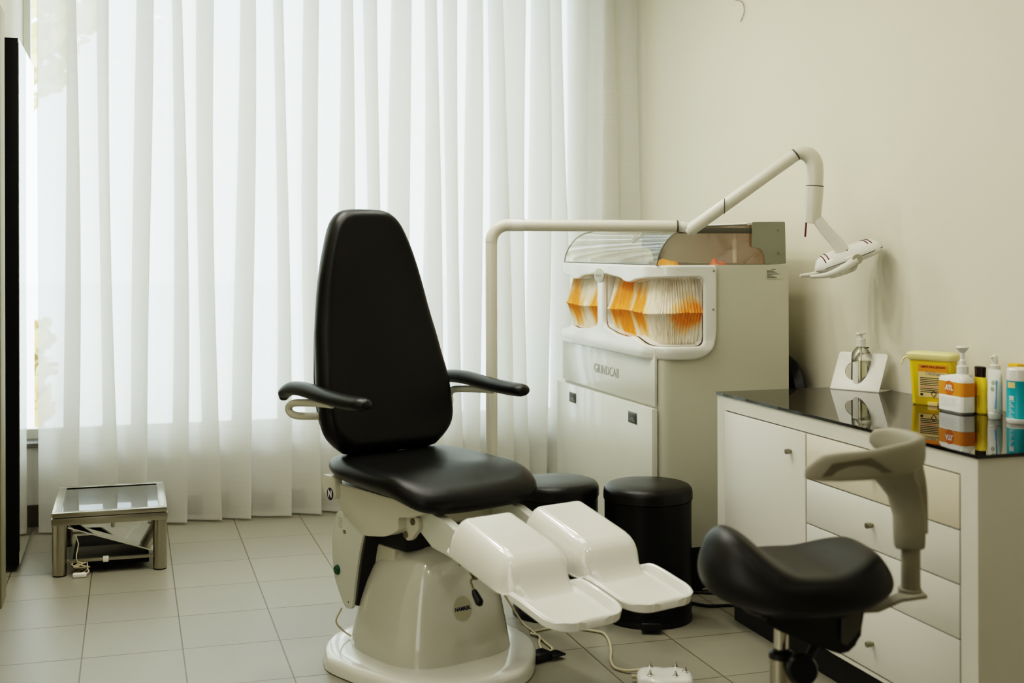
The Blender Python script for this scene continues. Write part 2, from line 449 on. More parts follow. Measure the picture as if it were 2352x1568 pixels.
def disc(org, normal, r, t, n=28, bm=None, prof=None):
    nz = Vector(normal).normalized(); ex = nz.orthogonal().normalized()
    m = frame(org, ex, nz.cross(ex))
    b = lathe(prof or [(r*.94, 0), (r, t*.3), (r*.96, t), (0, t)], n)
    return merge(bm, b, m)

def smooth01(t): t = max(0, min(1, t)); return t*t*(3-2*t)

# ================================================================== camera
YAW = 0.29517
cam_d = bpy.data.cameras.new('camera'); cam = bpy.data.objects.new('camera', cam_d); C.objects.link(cam)
cam.location = (0, 0, 1.35)
cam.rotation_euler = (Matrix.Rotation(-YAW, 4, 'Z') @ Matrix.Rotation(PI/2, 4, 'X') @ Matrix.Rotation(-0.00248, 4, 'Z')).to_euler()
cam_d.sensor_width = 36; cam_d.lens = 2877.8*36/2352
cam_d.shift_y = -(784-569.39)/2352
cam_d.clip_end = 200
cam_d.dof.use_dof = True; cam_d.dof.focus_distance = 4.7; cam_d.dof.aperture_fstop = 2.8
bpy.context.scene.camera = cam

# ================================================================== room
XL, XR, YW, YB, ZC = -0.511, 2.66, 6.52, -1.6, 2.95
struct('floor', box(XL-.1, XR+.1, YB-.1, YW+.1, -.08, 0), 'floor')
struct('ceiling', box(XL-.1, XR+.1, YB-.1, YW+.3, ZC, ZC+.08), 'ceil')
struct('wall_right', box(XR, XR+.1, YB-.1, YW+.3, 0, ZC), 'wall')
struct('wall_left', box(XL-.1, XL, YB-.1, YW+.3, 0, ZC), 'wall')
struct('wall_back', box(XL-.1, XR+.1, YB-.1, YB, 0, ZC), 'wall_dim')
SILL = .405
struct('wall_front', box(XL, XR, YW, YW+.25, 0, SILL-.02), 'lowwall')
struct('trim_1', box(2.42, XR, YW, YW+.25, SILL, ZC), 'wall')            # pier at the right end of the window
struct('trim_2', box(XL, 2.42, YW-.02, YW+.25, SILL-.02, SILL+.002, .003), 'granite')   # stone sill
struct('baseboard_front', box(XL, XR, YW-.012, YW, 0, .105, .002), 'baseboard')
# the panel that ends just before the mirror
b = box(XL, -.478, 3.9, 5.222, 0, 2.275, .002)
wp = struct('trim_3', b, 'panel_olive')
e = obj('edge_strip', box(-.4785, -.468, 5.06, 5.228, 0, 2.27, .002), 'panel_edge', wp)
# window: frame with glazing bars, set in the outer half of the reveal
wf = bmesh.new()
y0, y1 = YW+.14, YW+.20
box(XL, XL+.035, y0, y1, SILL, ZC, .003, bm=wf); box(2.37, 2.42, y0, y1, SILL, ZC, .003, bm=wf)
box(XL, 2.42, y0, y1, SILL, SILL+.05, .003, bm=wf); box(XL, 2.42, y0, y1, ZC-.05, ZC, .003, bm=wf)
wf_o = struct('window_1', wf, 'white_pl')
g = bmesh.new(); box(XL+.035, 2.37, y0+.025, y0+.031, SILL+.05, ZC-.05, bm=g)
obj('pane', g, 'glass', wf_o, 0)

# ================================================================== outside the window
struct('ground', box(-30, 40, YW+.3, 60, -.3, -.15), 'pave')
def tree(x, y, h, label):
    t = thing('street_tree', label, 'tree', (x, y, -.15))
    obj('trunk', tube([(0, 0, 0), (.05, 0, h*.3), (-.05, .1, h*.55), (.1, 0, h*.8)], [.16, .13, .1, .04], 10, 4), 'bark', t)
    b = bmesh.new()
    for i in range(2600):
        a = random.uniform(0, 2*PI); u = random.uniform(-1, 1); r = random.uniform(.55, 1)**.5
        p = Vector((r*math.cos(a)*math.sqrt(1-u*u)*h*.36, r*math.sin(a)*math.sqrt(1-u*u)*h*.36, h*.72+u*r*h*.34))
        s = random.uniform(.05, .12); ax = Vector((random.gauss(0, 1), random.gauss(0, 1), random.gauss(0, 1))).normalized()
        e1 = ax.orthogonal().normalized(); e2 = ax.cross(e1)
        vs = [b.verts.new(p+e1*s*math.cos(k*PI/3)*1.5+e2*s*math.sin(k*PI/3)) for k in range(6)]
        b.faces.new(vs)
    obj('foliage', b, 'leafy', t, 0)
tree(-2.7, 15.5, 6.6, 'autumn street tree with pale yellow leaves outside, at the left edge of window')
# hedge band and a parked van, seen in the slit between mirror and curtain
hb = bmesh.new()
for i in range(400):
    p = Vector((random.uniform(-1.5, -.64), random.uniform(10.2, 10.7), random.uniform(.05, .78))); s = random.uniform(.04, .09)
    ax = Vector((random.gauss(0, 1), random.gauss(0, 1), random.gauss(0, 1))).normalized(); e1 = ax.orthogonal().normalized(); e2 = ax.cross(e1)
    hb.faces.new([hb.verts.new(p+e1*s*math.cos(k*PI/3)*1.4+e2*s*math.sin(k*PI/3)) for k in range(6)])
box(-1.5, -.66, 10.3, 10.6, -.15, .74, .05, bm=hb)
tag(obj('hedge', hb, 'hedge', None, 0), 'low ochre hedge outside, glimpsed between mirror and curtain', 'hedge')
vn = thing('parked_van', 'white parked van with dark side glass, outside at left edge of window', 'van', (-3.0, 12.6, -.15))
vb = prism(rounded([(-2.2, .3), (2.1, .3), (2.2, 1.0), (1.6, 1.25), (1.1, 2.0), (-2.1, 2.0), (-2.2, 1.2)], .15), 'y', -.85, .85, .04)
obj('body', vb, 'van', vn)
obj('side_window', box(-1.6, 1.0, -.87, -.85, 1.28, 1.75, .005), 'van_dk', vn)
for sx in (-1.35, 1.35):
    w = lathe([(0, -.1), (.30, -.1), (.34, -.05), (.34, .05), (.30, .1), (0, .1)], 24)
    obj('wheel', merge(None, w, Matrix.Translation((sx, -.75, .34)) @ Matrix.Rotation(PI/2, 4, 'X')), 'black_pl', vn)

# ================================================================== curtain
random.seed(21)
def fold_curtain():
    xs = [-.43]
    while xs[-1] < 2.75: xs.append(xs[-1]+random.uniform(.14, .185)*(1.0 if xs[-1] < 1.4 else .75))
    amps = [random.uniform(.7, 1.15) for _ in xs]; A2 = [random.uniform(.074, .098) for _ in xs]
    nx, nz = 1000, 28; x0, x1, zt = -.418, 2.645, 2.90
    def P(x, z):
        v = z/zt; k = 0
        while k+1 < len(xs)-1 and xs[k+1] < x: k += 1
        t = (x-xs[k])/(xs[k+1]-xs[k]); ph = 2*PI*t
        a = (amps[k]*(1-t)+amps[min(k+1, len(amps)-1)]*t)*.056*(.62+.38*(1-v))
        base = 6.378-.10*smooth01((-.05-x)/.4)-.10*smooth01((x-2.35)/.3)
        sn = math.sin(ph); cc = math.copysign(abs(sn)**.8, sn)
        y = base+a*cc+.006*math.sin(ph*2+z*1.3)
        ka = A2[k]*(1-t)+A2[min(k+1, len(A2)-1)]*t
        xx = x-ka*(.85+.25*math.sin(z*1.1+k*2.3))*(1-.10*v)*math.sin(ph)+.012*math.sin(1.1*z+k*1.9)*math.sin(ph/2)**2*(1-v)*2
        return Vector((max(-.421, min(xx, 2.652)), y, z))
    b = bmesh.new(); G = []
    for j in range(nz+1):
        z = .012+(zt-.012)*j/nz; G.append([b.verts.new(P(x0+(x1-x0)*i/nx, z)) for i in range(nx+1)])
    for j in range(nz):
        for i in range(nx): b.faces.new((G[j][i], G[j][i+1], G[j+1][i+1], G[j+1][i]))
    o = tag(obj('sheer_curtain', b, 'fabric', None, 60), 'full-length white sheer voile curtain in soft vertical folds across the window', 'curtain')
    hb = bmesh.new(); pr_ = None
    for i in range(nx+1):
        x = x0+(x1-x0)*i/nx; p = P(x, .012); a = hb.verts.new(p+Vector((0, -.002, 0))); c = hb.verts.new(P(x, .034)+Vector((0, -.002, 0)))
        if pr_: hb.faces.new((pr_[0], a, c, pr_[1]))
        pr_ = (a, c)
    obj('hem', hb, 'fabric', o, 60)
    rail = box(XL+.02, XR-.01, 6.33, 6.41, 2.905, 2.935, .003)
    r = obj('curtain_rail', rail, 'white_pl', o)
fold_curtain()

# ================================================================== mirror on the left wall
mt = thing('wall_mirror', 'tall wall mirror in a deep black housing, on the left wall', 'mirror', (XL, 5.61, .033))
obj('housing', box(.0005, .060, 0, .845, 0, 2.20, .001), 'mirror_side', mt)
obj('mirror_glass', box(.0603, .064, .002, .843, .002, 2.198, .0005), 'mirror', mt, 0)

# ================================================================== footprint light table (left)
T = thing('footprint_table', 'low brushed-steel glass-topped table with tilted mirror underneath, by the curtain', 'table', (-.315, 5.47, 0))
W_, D_ = .458, .61
def rect_frame(x0, x1, y0, y1, z0, z1, w, bev=.002):
    b = bmesh.new()
    box(x0, x1, y0, y0+w, z0, z1, bev, bm=b); box(x0, x1, y1-w, y1, z0, z1, bev, bm=b)
    box(x0, x0+w, y0+w, y1-w, z0, z1, bev, bm=b); box(x1-w, x1, y0+w, y1-w, z0, z1, bev, bm=b)
    return b
obj('top_frame', rect_frame(0, W_, 0, D_, .245, .264, .034), 'steel', T)
obj('lower_frame', rect_frame(-.002, W_+.002, -.002, D_+.002, .212, .242, .026), 'steel', T)
obj('glass_top', box(.034, W_-.034, .034, D_-.034, .252, .259), 'table_glass', T, 0)
for lx, ly in ((.029, .029), (W_-.029, .029), (.029, D_-.029), (W_-.029, D_-.029)):
    lg = obj('leg', lathe([(.026, .006), (.0285, .006), (.0285, .212), (.02, .212)], 28, lx, ly), 'steel', T)
    obj('foot_cap', lathe([(.027, 0), (.0275, .006), (.01, .006)], 24, lx, ly), 'black_pl', lg)
obj('cross_bar', box(.055, W_-.05, .022, .036, .052, .064, .001), 'steel', T)
obj('rear_bar', box(.055, W_-.05, D_-.036, D_-.022, .052, .064, .001), 'steel', T)
# slanted mirror, high at the left, low at the right
mb = bmesh.new()
vs = [(.06, .05, .190), (.06, .56, .165), (.405, .56, .072), (.405, .05, .070)]
loft([[Vector(v) for v in vs], [Vector(v)+Vector((.001, 0, .005)) for v in vs]], bm=mb)
obj('slanted_mirror', mb, 'mirror', T, 0)
obj('base_tray', box(.075, .385, .05, .56, .026, .046, .004), 'mirror_side', T)
tr = obj('tray_panel', box(.09, .37, .07, .30, .047, .054, .001), M['blue_lbl'] if False else 'handle_grey', T)
for q in ((.20, .026), (.20, .040)):
    obj('clip', box(q[0], q[0]+.022, q[1]-.012, q[1]+.004, .048, .067, .001), 'white_pl', T)
obj('bracket_knob', lathe([(.006, .19), (.008, .212), (.004, .212)], 12, .24, .02), 'steel', T)
ck = thing('power_cord', 'coiled cream power cord with inline switch, at left leg of the glass-topped table', 'cord', (-.225, 5.475, 0))
cp = []
for i in range(60):
    a = i*.62; cp.append((.012+.026*math.cos(a)+.0004*i, .012+.022*math.sin(a*1.1), .030+.022*math.sin(a*.37+1)))
obj('coil', tube([(.0, .01, .17), (.014, .012, .13), (.006, .0, .09), (.01, .0, .06)]+cp+[(.05, -.01, .03), (.056, -.02, .02), (.045, -.028, .012)], .0026, 6, 2), 'cable', ck)
obj('inline_switch', box(-.008, .047, -.038, -.018, .0, .020, .006, 3), 'white_pl', ck)

# ================================================================== wall opposite: counter
XF, CY0, CY1, ZT = 2.04, 2.674, 4.137, .827
ct = thing('drawer_cabinet', 'long white cabinet with one door and four drawers under the black glass top', 'cabinet', (XF, CY0, 0))
def cb(x0, x1, y0, y1, z0, z1, bev=.001): return box(x0-XF, x1-XF, y0-CY0, y1-CY0, z0, z1, bev)
YD0, YD1, YDS = 2.742, 4.07, 3.507     # door/drawer field
ZD0, ZD1 = .150, .762
b = cb(XF+.012, XR-.003, CY0, CY1, .117, .817, 0)
obj('carcass', b, 'counter_white', ct)
fr = bmesh.new()
merge(fr, cb(XF-.004, XF+.012, CY0, YD0, .117, .817, 0)); merge(fr, cb(XF-.004, XF+.012, YD1, CY1, .117, .817, 0)); merge(fr, cb(XF-.004, XF+.012, YD0, YD1, .768, .817, 0))
merge(fr, cb(XF-.004, XF+.012, YD0, YD1, .117, .128, 0))
obj('face_frame', fr, 'counter_white', ct)
obj('plinth', cb(2.092, XR-.01, CY0+.02, CY1-.02, 0, .117), 'plinth_black', ct)
def knob(par, y, z):
    nb = disc((-.004, y-CY0, z), (-1, 0, 0), .0085, .024, 20, prof=[(.0055, 0), (.0055, .008), (.0085, .011), (.0088, .024), (.008, .0255), (0, .0255)])
    obj('knob', nb, 'screw', par)
gap = .0028
dr = obj('door', cb(XF-.009, XF+.004, YDS+gap, YD1-.001, .131, .764, .0018), 'counter_door', ct); 
knob(dr, 3.597, .695) if False else knob(dr, 3.597, .694)
zs = [.764, .629, .487, .345, .131]
zs = [.764, .6215, .481, .340, .131]
for i in range(4):
    d = obj('drawer', cb(XF-.007, XF+.004, YD0+gap, YDS-gap, zs[i+1]+gap, zs[i]-(0 if i == 0 else gap*.2), .0018), 'counter_drawer' if i == 0 else 'counter_door', ct)
    knob(d, 3.137, [.693, .553, .415, .213][i])
top = tag(obj('countertop', box(XF-.009, XR-.002, CY0-.006, CY1+.001, ZT-.0095, ZT, 0), 'black_glass', None, 0), 'shiny black glass worktop with mirror-like reflections on the white cabinet', 'worktop')

# ---- items on the worktop
def placed(name, label, cat, x, y, rz=0, group=None): return thing(name, label, cat, (x, y, ZT), rz, group)
# dispenser stand: bent white plate with a round hole
ang = math.atan2(-.17, .096)      # direction of the front edge in plan
st = placed('bottle_stand', 'bent white display stand with a round cut-out around the clear pump bottle', 'stand', 2.470, 4.090, ang)
W2 = .195
hole = [(.088+.046*math.cos(2*PI*i/40), .078+.040*math.sin(2*PI*i/40)) for i in range(40)]
pl = curve_plate(rounded([(0, 0), (W2, 0), (W2, .150), (0, .150)], [0, 0, .014, .014]), [hole], .0035, .0008)
tilt = math.radians(29)
# local: x along front edge, y towards the wall (left-hand normal of x), z up
mt_ = frame((0, .003, .0022), (1, 0, 0), (0, math.sin(tilt), math.cos(tilt)))
bmesh.ops.transform(pl, matrix=mt_, verts=pl.verts)
obj('leaning_plate', pl, 'white_pl', st)
obj('base_plate', box(0, W2, .002, .092, .0002, .0032, .0006), 'white_pl', st)
tx = text_bm('suasaúde', .0235, .0006); mt2 = frame((.104, .003+.024*math.sin(tilt)-.0022, .0022+.022*math.cos(tilt)), (1, 0, 0), (0, math.sin(tilt), math.cos(tilt)))
bmesh.ops.transform(tx, matrix=mt2, verts=tx.verts); obj('lettering', tx, 'ink_grey', st, 0)
hrt = prism([(0, -.004), (.005, .002), (.0035, .005), (0, .003), (-.0035, .005), (-.005, .002)], 'z', 0, .0004); bmesh.ops.transform(hrt, matrix=frame((.040, .003+.024*math.sin(tilt)-.0022, .0022+.022*math.cos(tilt)), (1, 0, 0), (0, math.sin(tilt), math.cos(tilt))), verts=hrt.verts)
obj('heart_emblem', hrt, 'ink_grey', st, 0)
bt = placed('gel_dispenser', 'clear pump bottle of hand gel standing in the white display stand', 'bottle', 2.562, 4.026)
bt.location.z = ZT+.0036
obj('bottle_body', lathe([(.030, 0), (.035, .004), (.0355, .02), (.0355, .115), (.033, .132), (.022, .148), (.015, .154), (.015, .160)], 36), 'clear_btl', bt)
obj('gel', lathe([(.029, .004), (.0335, .008), (.0335, .105), (.0, .105)], 36), glass_mat('clear_gel', (247, 247, 240), 0.0), bt)
obj('collar', lathe([(.0175, .156), (.0178, .182), (.016, .184), (0, .184)], 28), 'white_gloss_pl', bt)
obj('dip_tube', lathe([(.003, .012), (.003, .156)], 10), 'white_pl', bt)
ph = lathe([(.008, .184), (.006, .190), (.006, .198), (.012, .2), (.021, .2035), (.020, .207), (0, .208)], 24)
tube([(0, 0, .203), (-.02, -.014, .204), (-.026, -.018, .198)], .004, 8, bm=ph)
obj('pump_head', ph, 'white_gloss_pl', bt)
obj('label_strip', lathe([(.0358, .03), (.0358, .105)], 36) if False else loft([[Vector((.0358*math.cos(a), .0358*math.sin(a), z)) for a in [math.radians(180+k*5) for k in range(9)]] for z in (.02, .10)], False, False, False), 'white_pl', bt)
obj('seal_tag', box(.016, .032, -.004, .004, .148, .152, .001), 'black_pl', bt)

# sharps container
sc = placed('sharps_bin', 'yellow plastic sharps container with pale lid, beside the orange-band bottle', 'container', 2.553, 3.480, .5)
def rrect(x0, x1, y0, y1, r, seg=5): return rounded([(x0, y0), (x1, y0), (x1, y1), (x0, y1)], r, seg)
def tower(secs, N=64):
    """loft of rounded rectangles: (z, x0,x1,y0,y1,r)"""
    return [[Vector((p[0], p[1], s[0])) for p in resample(rrect(*s[1:]), N)] for s in secs]
obj('container_body', loft(tower([(.0, .008, .044, .008, .144, .016), (.004, .005, .047, .005, .147, .018), (.155, .0, .052, .0, .156, .020)])), 'yellow', sc)
obj('lid', loft(tower([(.150, -.004, .056, -.005, .161, .024), (.157, -.008, .060, -.009, .165, .026), (.168, -.008, .060, -.009, .165, .026), (.174, -.003, .055, -.004, .160, .022), (.177, .012, .04, .02, .14, .012)])), 'yellow_lid', sc)
obj('lid_latch', tube([(.03, .160, .160), (.02, .180, .150), (.012, .184, .132)], [.006, .007, .005], 8, 3, flat=.5), 'yellow_lid', sc)
def label_on(par, name, y0, y1, z0, z1, x, mat, tilt_=0.0, t=.0006, rel=None):
    # thin sheet on the face looking towards -X; tilt_ leans the face outwards with height
    pts = [(y0, z0), (y1, z0), (y1, z1), (y0, z1)]
    b = bmesh.new()
    A = [Vector((x-tilt_*p[1], p[0], p[1])) for p in pts]
    loft([A, [v+Vector((-t, 0, 0)) for v in A]], bm=b)
    return obj(name, b, mat, par, 0)
LT = .005/.151
lb = label_on(sc, 'label', .016, .118, .028, .136, .0046, 'yellow_label', LT)
label_on(lb, 'label_band', .016, .118, .112, .136, .0039, 'orange_lbl', LT)
def words(par, txt, y, z, size, x, mat, bold=0.0, tilt_=0.0, sp=1.0):
    b = text_bm(txt, size, bold, sp)
    bmesh.ops.transform(b, matrix=frame((x-tilt_*z, y, z), (0, -1, 0), (-tilt_, 0, 1)), verts=b.verts)
    return obj('lettering', b, mat, par, 0)
words(lb, 'LIMITE DE LLENADO', .066, .128, .0094, .0030, 'ink_brown', .0003, LT)
words(lb, 'OdiSharps', .060, .106, .016, .0036, 'ink_grey', .0002, LT)
for i in range(9):
    label_on(lb, 'text_line', .03+.004*(i % 2), .112, .090-.0058*i, .0925-.0058*i, .0038, 'red_ink' if i == 5 else 'ink', LT, .0003)
label_on(lb, 'barcode', .102, .112, .032, .040, .0038, 'ink', LT, .0003)
dm = bmesh.new()
for a, c in (((.085, .041), (.076, .052)), ((.076, .052), (.085, .063)), ((.085, .063), (.094, .052)), ((.094, .052), (.085, .041))):
    tube([(.0036-LT*a[1], a[0]-.02, a[1]-.012), (.0036-LT*c[1], c[0]-.02, c[1]-.012)], .0009, 6, bm=dm)
obj('diamond_symbol', dm, 'ink', lb)
obj('front_tab', box(-.002, .010, .050, .085, .0, .012, .002), 'yellow_label', sc)

# big white pump bottle with orange band
ab = placed('pump_bottle', 'square white pump bottle with orange band and round emblem, reflected in worktop', 'bottle', 2.475, 3.322)
obj('bottle_body', loft(tower([(.0, .005, .047, .007, .125, .014), (.006, .0, .052, .0, .132, .018), (.104, .0, .052, .0, .132, .018), (.113, .003, .049, .006, .127, .018), (.121, .006, .046, .012, .070, .016), (.124, .010, .042, .019, .053, .012)])), 'white_gloss_pl', ab)
bd = loft([[Vector((p[0], p[1], z)) for p in resample(rrect(-.0006, .0526, -.0006, .1326, .0185), 64)] for z in (.055, .098)], False, False)
bd = obj('orange_band', bd, 'orange_lbl', ab)
obj('emblem', disc((-.0006, .067, .078), (-1, 0, 0), .0215, .0006, 32, prof=[(.0225, 0), (.0225, .0006), (0, .0006)]), 'orange_dk', bd)
words(ab, 'ATL', .067, .078, .0215, -.0016, 'white_pl', .0012, 0)
for i in range(6):
    label_on(ab, 'text_line',   .030+.006*((i*7) % 3), .112, .046-.0052*i, .0466-.0052*i, -.0001, 'orange_lbl' if i == 0 else 'ink_grey', 0, .0003)
obj('collar', lathe([(.018, .122), (.018, .148), (.015, .151), (0, .151)], 28, .026, .036), 'white_gloss_pl', ab)
pp = lathe([(.010, .151), (.010, .166), (.007, .170), (.008, .190), (.016, .200), (.021, .207), (.018, .211), (0, .212)], 24, .026, .036)
obj('pump_head', pp, 'white_gloss_pl', ab)

# yellow wavy bottle with brown cap
yb = placed('sun_lotion_bottle', 'small curvy yellow bottle with dark brown cap, right of the orange-band bottle', 'bottle', 2.550, 3.336)
def oval(a, b_, z, N=32): return [Vector((a*math.cos(2*PI*i/N), b_*math.sin(2*PI*i/N), z)) for i in range(N)]
obj('bottle_body', loft([oval(.013, .026, 0), oval(.016, .030, .004), oval(.016, .031, .025), oval(.014, .027, .048), oval(.016, .031, .075), oval(.016, .030, .098), oval(.013, .021, .114), oval(.012, .018, .116)]), 'yellow_btl', yb)
obj('cap', loft([oval(.0135, .021, .116), oval(.0135, .022, .135), oval(.0135, .0235, .146), oval(.010, .019, .148)]), 'brown_cap', yb)
yl = label_on(yb, 'label_block', -.014, .014, .022, .06, -.0165, 'yellow_btl2', 0)
for i in range(5): label_on(yl, 'text_line', -.013, .013, .055-.006*i, .0557-.006*i, -.0172, 'brown_cap', 0, .0002)

# white cream tube, standing on its cap
tb = placed('cream_tube', 'white cream tube with blue stripe standing on its cap, before the spray bottle', 'tube', 2.515, 3.224)
obj('tube_body', loft([oval(.017, .021, .020), oval(.018, .023, .026), oval(.016, .026, .07), oval(.009, .029, .12), oval(.0015, .031, .146), oval(.0012, .031, .150)]), 'white_pl', tb)
obj('cap', lathe([(.017, 0), (.0185, .002), (.0195, .018), (.018, .020), (0, .020)], 28), 'white_gloss_pl', tb)
label_on(tb, 'blue_stripe', -.0225, -.0155, .032, .118, -.0145, 'blue_lbl', -.055, .0004)
for i in range(7): label_on(tb, 'text_line', .004, .021, .125-.006*i, .126-.006*i, -.0195, 'ink_grey', -.115, .0003)
for z_, m_ in ((.110, 'pale_green'), (.092, 'pale_green')):
    obj('emblem', disc((-.019+.09*z_ if False else -.0100-.0005*(z_ < .1)*6, -.006, z_), (-1, 0, .1), .0075, .0006, 20), m_, tb)

# white spray bottle behind
sp_ = placed('spray_bottle', 'white spray bottle with fine nozzle, standing behind the cream tube', 'bottle', 2.600, 3.330)
obj('bottle_body', lathe([(.019, 0), (.022, .003), (.022, .11), (.020, .122), (.016, .126), (0, .126)], 28), 'white_pl', sp_)
obj('collar', lathe([(.017, .124), (.017, .150), (.012, .154), (0, .154)], 24), 'white_gloss_pl', sp_)
sn = lathe([(.009, .154), (.010, .168), (.009, .180), (.006, .183), (0, .183)], 20)
box(-.018, -.004, -.004, .004, .170, .178, .002, bm=sn)
obj('nozzle', sn, 'white_gloss_pl', sp_)
# orange-capped bottle with navy label at the back
ob = placed('lotion_bottle', 'bottle with orange flip cap and navy label bearing a small cross, against the wall', 'bottle', 2.633, 3.272)
obj('bottle_body', loft([oval(.020, .026, 0), oval(.022, .029, .004), oval(.022, .029, .115), oval(.016, .022, .130), oval(.012, .016, .135)]), 'white_pl', ob)
obj('cap', box(-.014, .014, -.022, .022, .136, .160, .004, 3), 'orange_cap', ob)
nl = obj('label_wrap', loft([oval(.0224, .0294, .03), oval(.0224, .0294, .09)], False, False), 'navy_lbl', ob)
obj('cross_emblem', disc((-.0222, .006, .066), (-1, 0, 0), .009, .0006, 20), 'dark_red', nl)
cx_ = box(-.0236, -.0230, .001, .011, .0648, .0672); box(-.0236, -.0230, .0048, .0072, .061, .071, bm=cx_); obj('cross', cx_, 'white_pl', nl, 0)
# teal aerosol can at the right edge
tl = placed('teal_can', 'teal and white cylindrical can at the right end of the bottles', 'can', 2.530, 3.128)
obj('can_body', lathe([(.037, 0), (.0385, .004), (.0385, .014), (.0375, .016), (.0375, .124), (.0385, .127), (0, .127)], 40), 'teal', tl)
obj('base_ring', lathe([(.0375, .0), (.0392, .003), (.0392, .013), (.037, .016)], 40), 'white_gloss_pl', tl)
obj('cap', lathe([(.0385, .126), (.039, .130), (.038, .158), (.034, .163), (0, .164)], 40), 'white_gloss_pl', tl)
tlb = loft([[Vector((.0380*math.cos(a), .0380*math.sin(a), z)) for a in [math.radians(170+k*5) for k in range(9)]] for z in (.105, .122)], False, False, False)
obj('label_patch', tlb, 'yellow_label', tl)
lt = bmesh.new()
for i in range(16):
    w = 4+((i*5) % 4)*2 if i > 2 else 9
    zz = .078-.0042*i
    merge(lt, loft([[Vector((.0379*math.cos(a), .0379*math.sin(a), z)) for a in [math.radians(180+k*3) for k in range(w)]] for z in (zz, zz+(.0035 if i < 3 else .0016))], False, False, False))
obj('print_block', lt, 'white_pl', tl)

# ================================================================== grinding cabinet
GX, GX1, GY, GY1, GZ = 1.94, 2.505, 4.45, 5.58, 1.282
G = thing('grinding_cabinet', 'white grinding cabinet with clear hood, orange fringed openings and fold-down front', 'cabinet', (GX, GY, 0))
def gb(x0, x1, y0, y1, z0, z1, bev=.001, bm=None): return box(x0-GX, x1-GX, y0-GY, y1-GY, z0, z1, bev, bm=bm)
# body with a rounded near-front and far-front corner, open box from z=.18 up to .93
def gc_foot(inset, r=.05):
    return rounded([(inset, inset), (GX1-GX-.0, inset), (GX1-GX, GY1-GY-inset), (inset, GY1-GY-inset)], [r, 0, 0, r], 8)
bb = prism(gc_foot(.004), 'z', .185, .945)
obj('body', bb, 'gc_body', G)
# upper side walls / back (behind the fascia)
ub = bmesh.new()
gb(2.168, GX1, GY+.004, GY+.02, .945, GZ, 0, ub); gb(2.168, GX1, GY1-.02, GY1-.004, .945, GZ, 0, ub); gb(GX1-.02, GX1, GY+.02, GY1-.02, .945, GZ, .001, ub)
obj('upper_shell', ub, 'gc_body', G)
obj('work_floor', gb(1.97, GX1-.02, GY+.02, GY1-.02, .946, .952), 'gc_inside', G)
obj('base', gb(2.02, 2.48, GY+.05, GY1-.05, .0, .185), 'plinth_black', G)
obj('upper_front_panel', gb(GX-.006, GX+.004, GY+.02, GY1-.03, .738, .955, .001), 'gc_front', G)
fd = obj('fold_down_front', gb(GX-.022, GX+.002, GY+.012, GY1+.004, .20, .728, .002), 'gc_front', G)
for yy in (4.655, 5.365):
    hf = obj('recessed_handle', gb(GX-.0235, GX-.0215, yy-.045, yy+.045, .648, .693, .0008), 'handle_grey', fd)
    obj('handle_cavity', gb(GX-.0245, GX-.0235, yy-.038, yy+.038, .655, .687), 'recess', hf)
    hv = bmesh.new(); loft([[Vector((-.0246, yy-GY+s*.037, z)) for s, z in ((-1, .656), (1, .656), (.8, .668), (-.2, .674))], [Vector((-.0250, yy-GY+s*.037, z)) for s, z in ((-1, .656), (1, .656), (.8, .668), (-.2, .674))]], bm=hv)
    obj('grip', hv, 'handle_grey', hf, 0)
tx = text_bm('GRINDCAB', .056, -.0002, 1.05, .0004)
bmesh.ops.transform(tx, matrix=frame((-.0068, 4.985-GY, .826), (0, -1, 0), (0, 0, 1)), verts=tx.verts)
obj('lettering', tx, 'ink_grey', G, 0)

# fascia, bent round both front corners
RC = .11
FX = GX-.012
def bend(u, off):
    """u along footprint: near side wall -> corner -> front -> corner -> far side wall; off outward"""
    ya, yb_ = GY-.006, GY1+.006
    L1 = 2.182-(FX+RC); La = RC*PI/2; L2 = (yb_-ya)-2*RC
    if u < L1: return Vector((2.182-u, ya-off, 0))
    u -= L1
    if u < La:
        th = u/RC; return Vector((FX+RC-(RC+off)*math.sin(th), ya+RC-(RC+off)*math.cos(th), 0))
    u -= La
    if u < L2: return Vector((FX-off, ya+RC+u, 0))
    u -= L2
    if u < La:
        th = u/RC; return Vector((FX+RC-(RC+off)*math.cos(th), yb_-RC+(RC+off)*math.sin(th), 0))
    u -= La; return Vector((FX+RC+u, yb_+off, 0))
L1 = 2.182-(FX+RC); La = RC*PI/2; L2 = (GY1-GY+.012)-2*RC; LT_ = 2*L1+2*La+L2
zb, zt = .915, 1.282
outl = rounded([(0, zb), (LT_, zb), (LT_, zt), (0, zt)], [.12, .12, .012, .012], 12)
um = LT_/2
def aperture(u0, u1):
    # wavy top and bottom like the moulded opening
    s = 1 if u0 < um else -1
    pts = []
    w = u1-u0
    def U(t): return u0+w*t if s > 0 else u1-w*t   # t=0 at the outer (corner) end
    top = [(0, 1.235), (.30, 1.232), (.48, 1.222), (.56, 1.210), (.66, 1.212), (.72, 1.226), (1.0, 1.240)]
    bot = [(1.0, 1.018), (.80, .996), (.62, .990), (.52, 1.000), (.42, .984), (.30, .968), (0, .968)]
    poly = [(U(t), z) for t, z in top]+[(U(t), z) for t, z in bot]
    if s < 0: poly = poly[::-1]
    rr = [.03]*len(poly)
    P = rounded(poly, .03, 5)
    return P
apR = aperture(.055, um-.035); apL = aperture(um+.035, LT_-.055)
fas = curve_plate(outl, [apR, apL], .022, .009, 4)
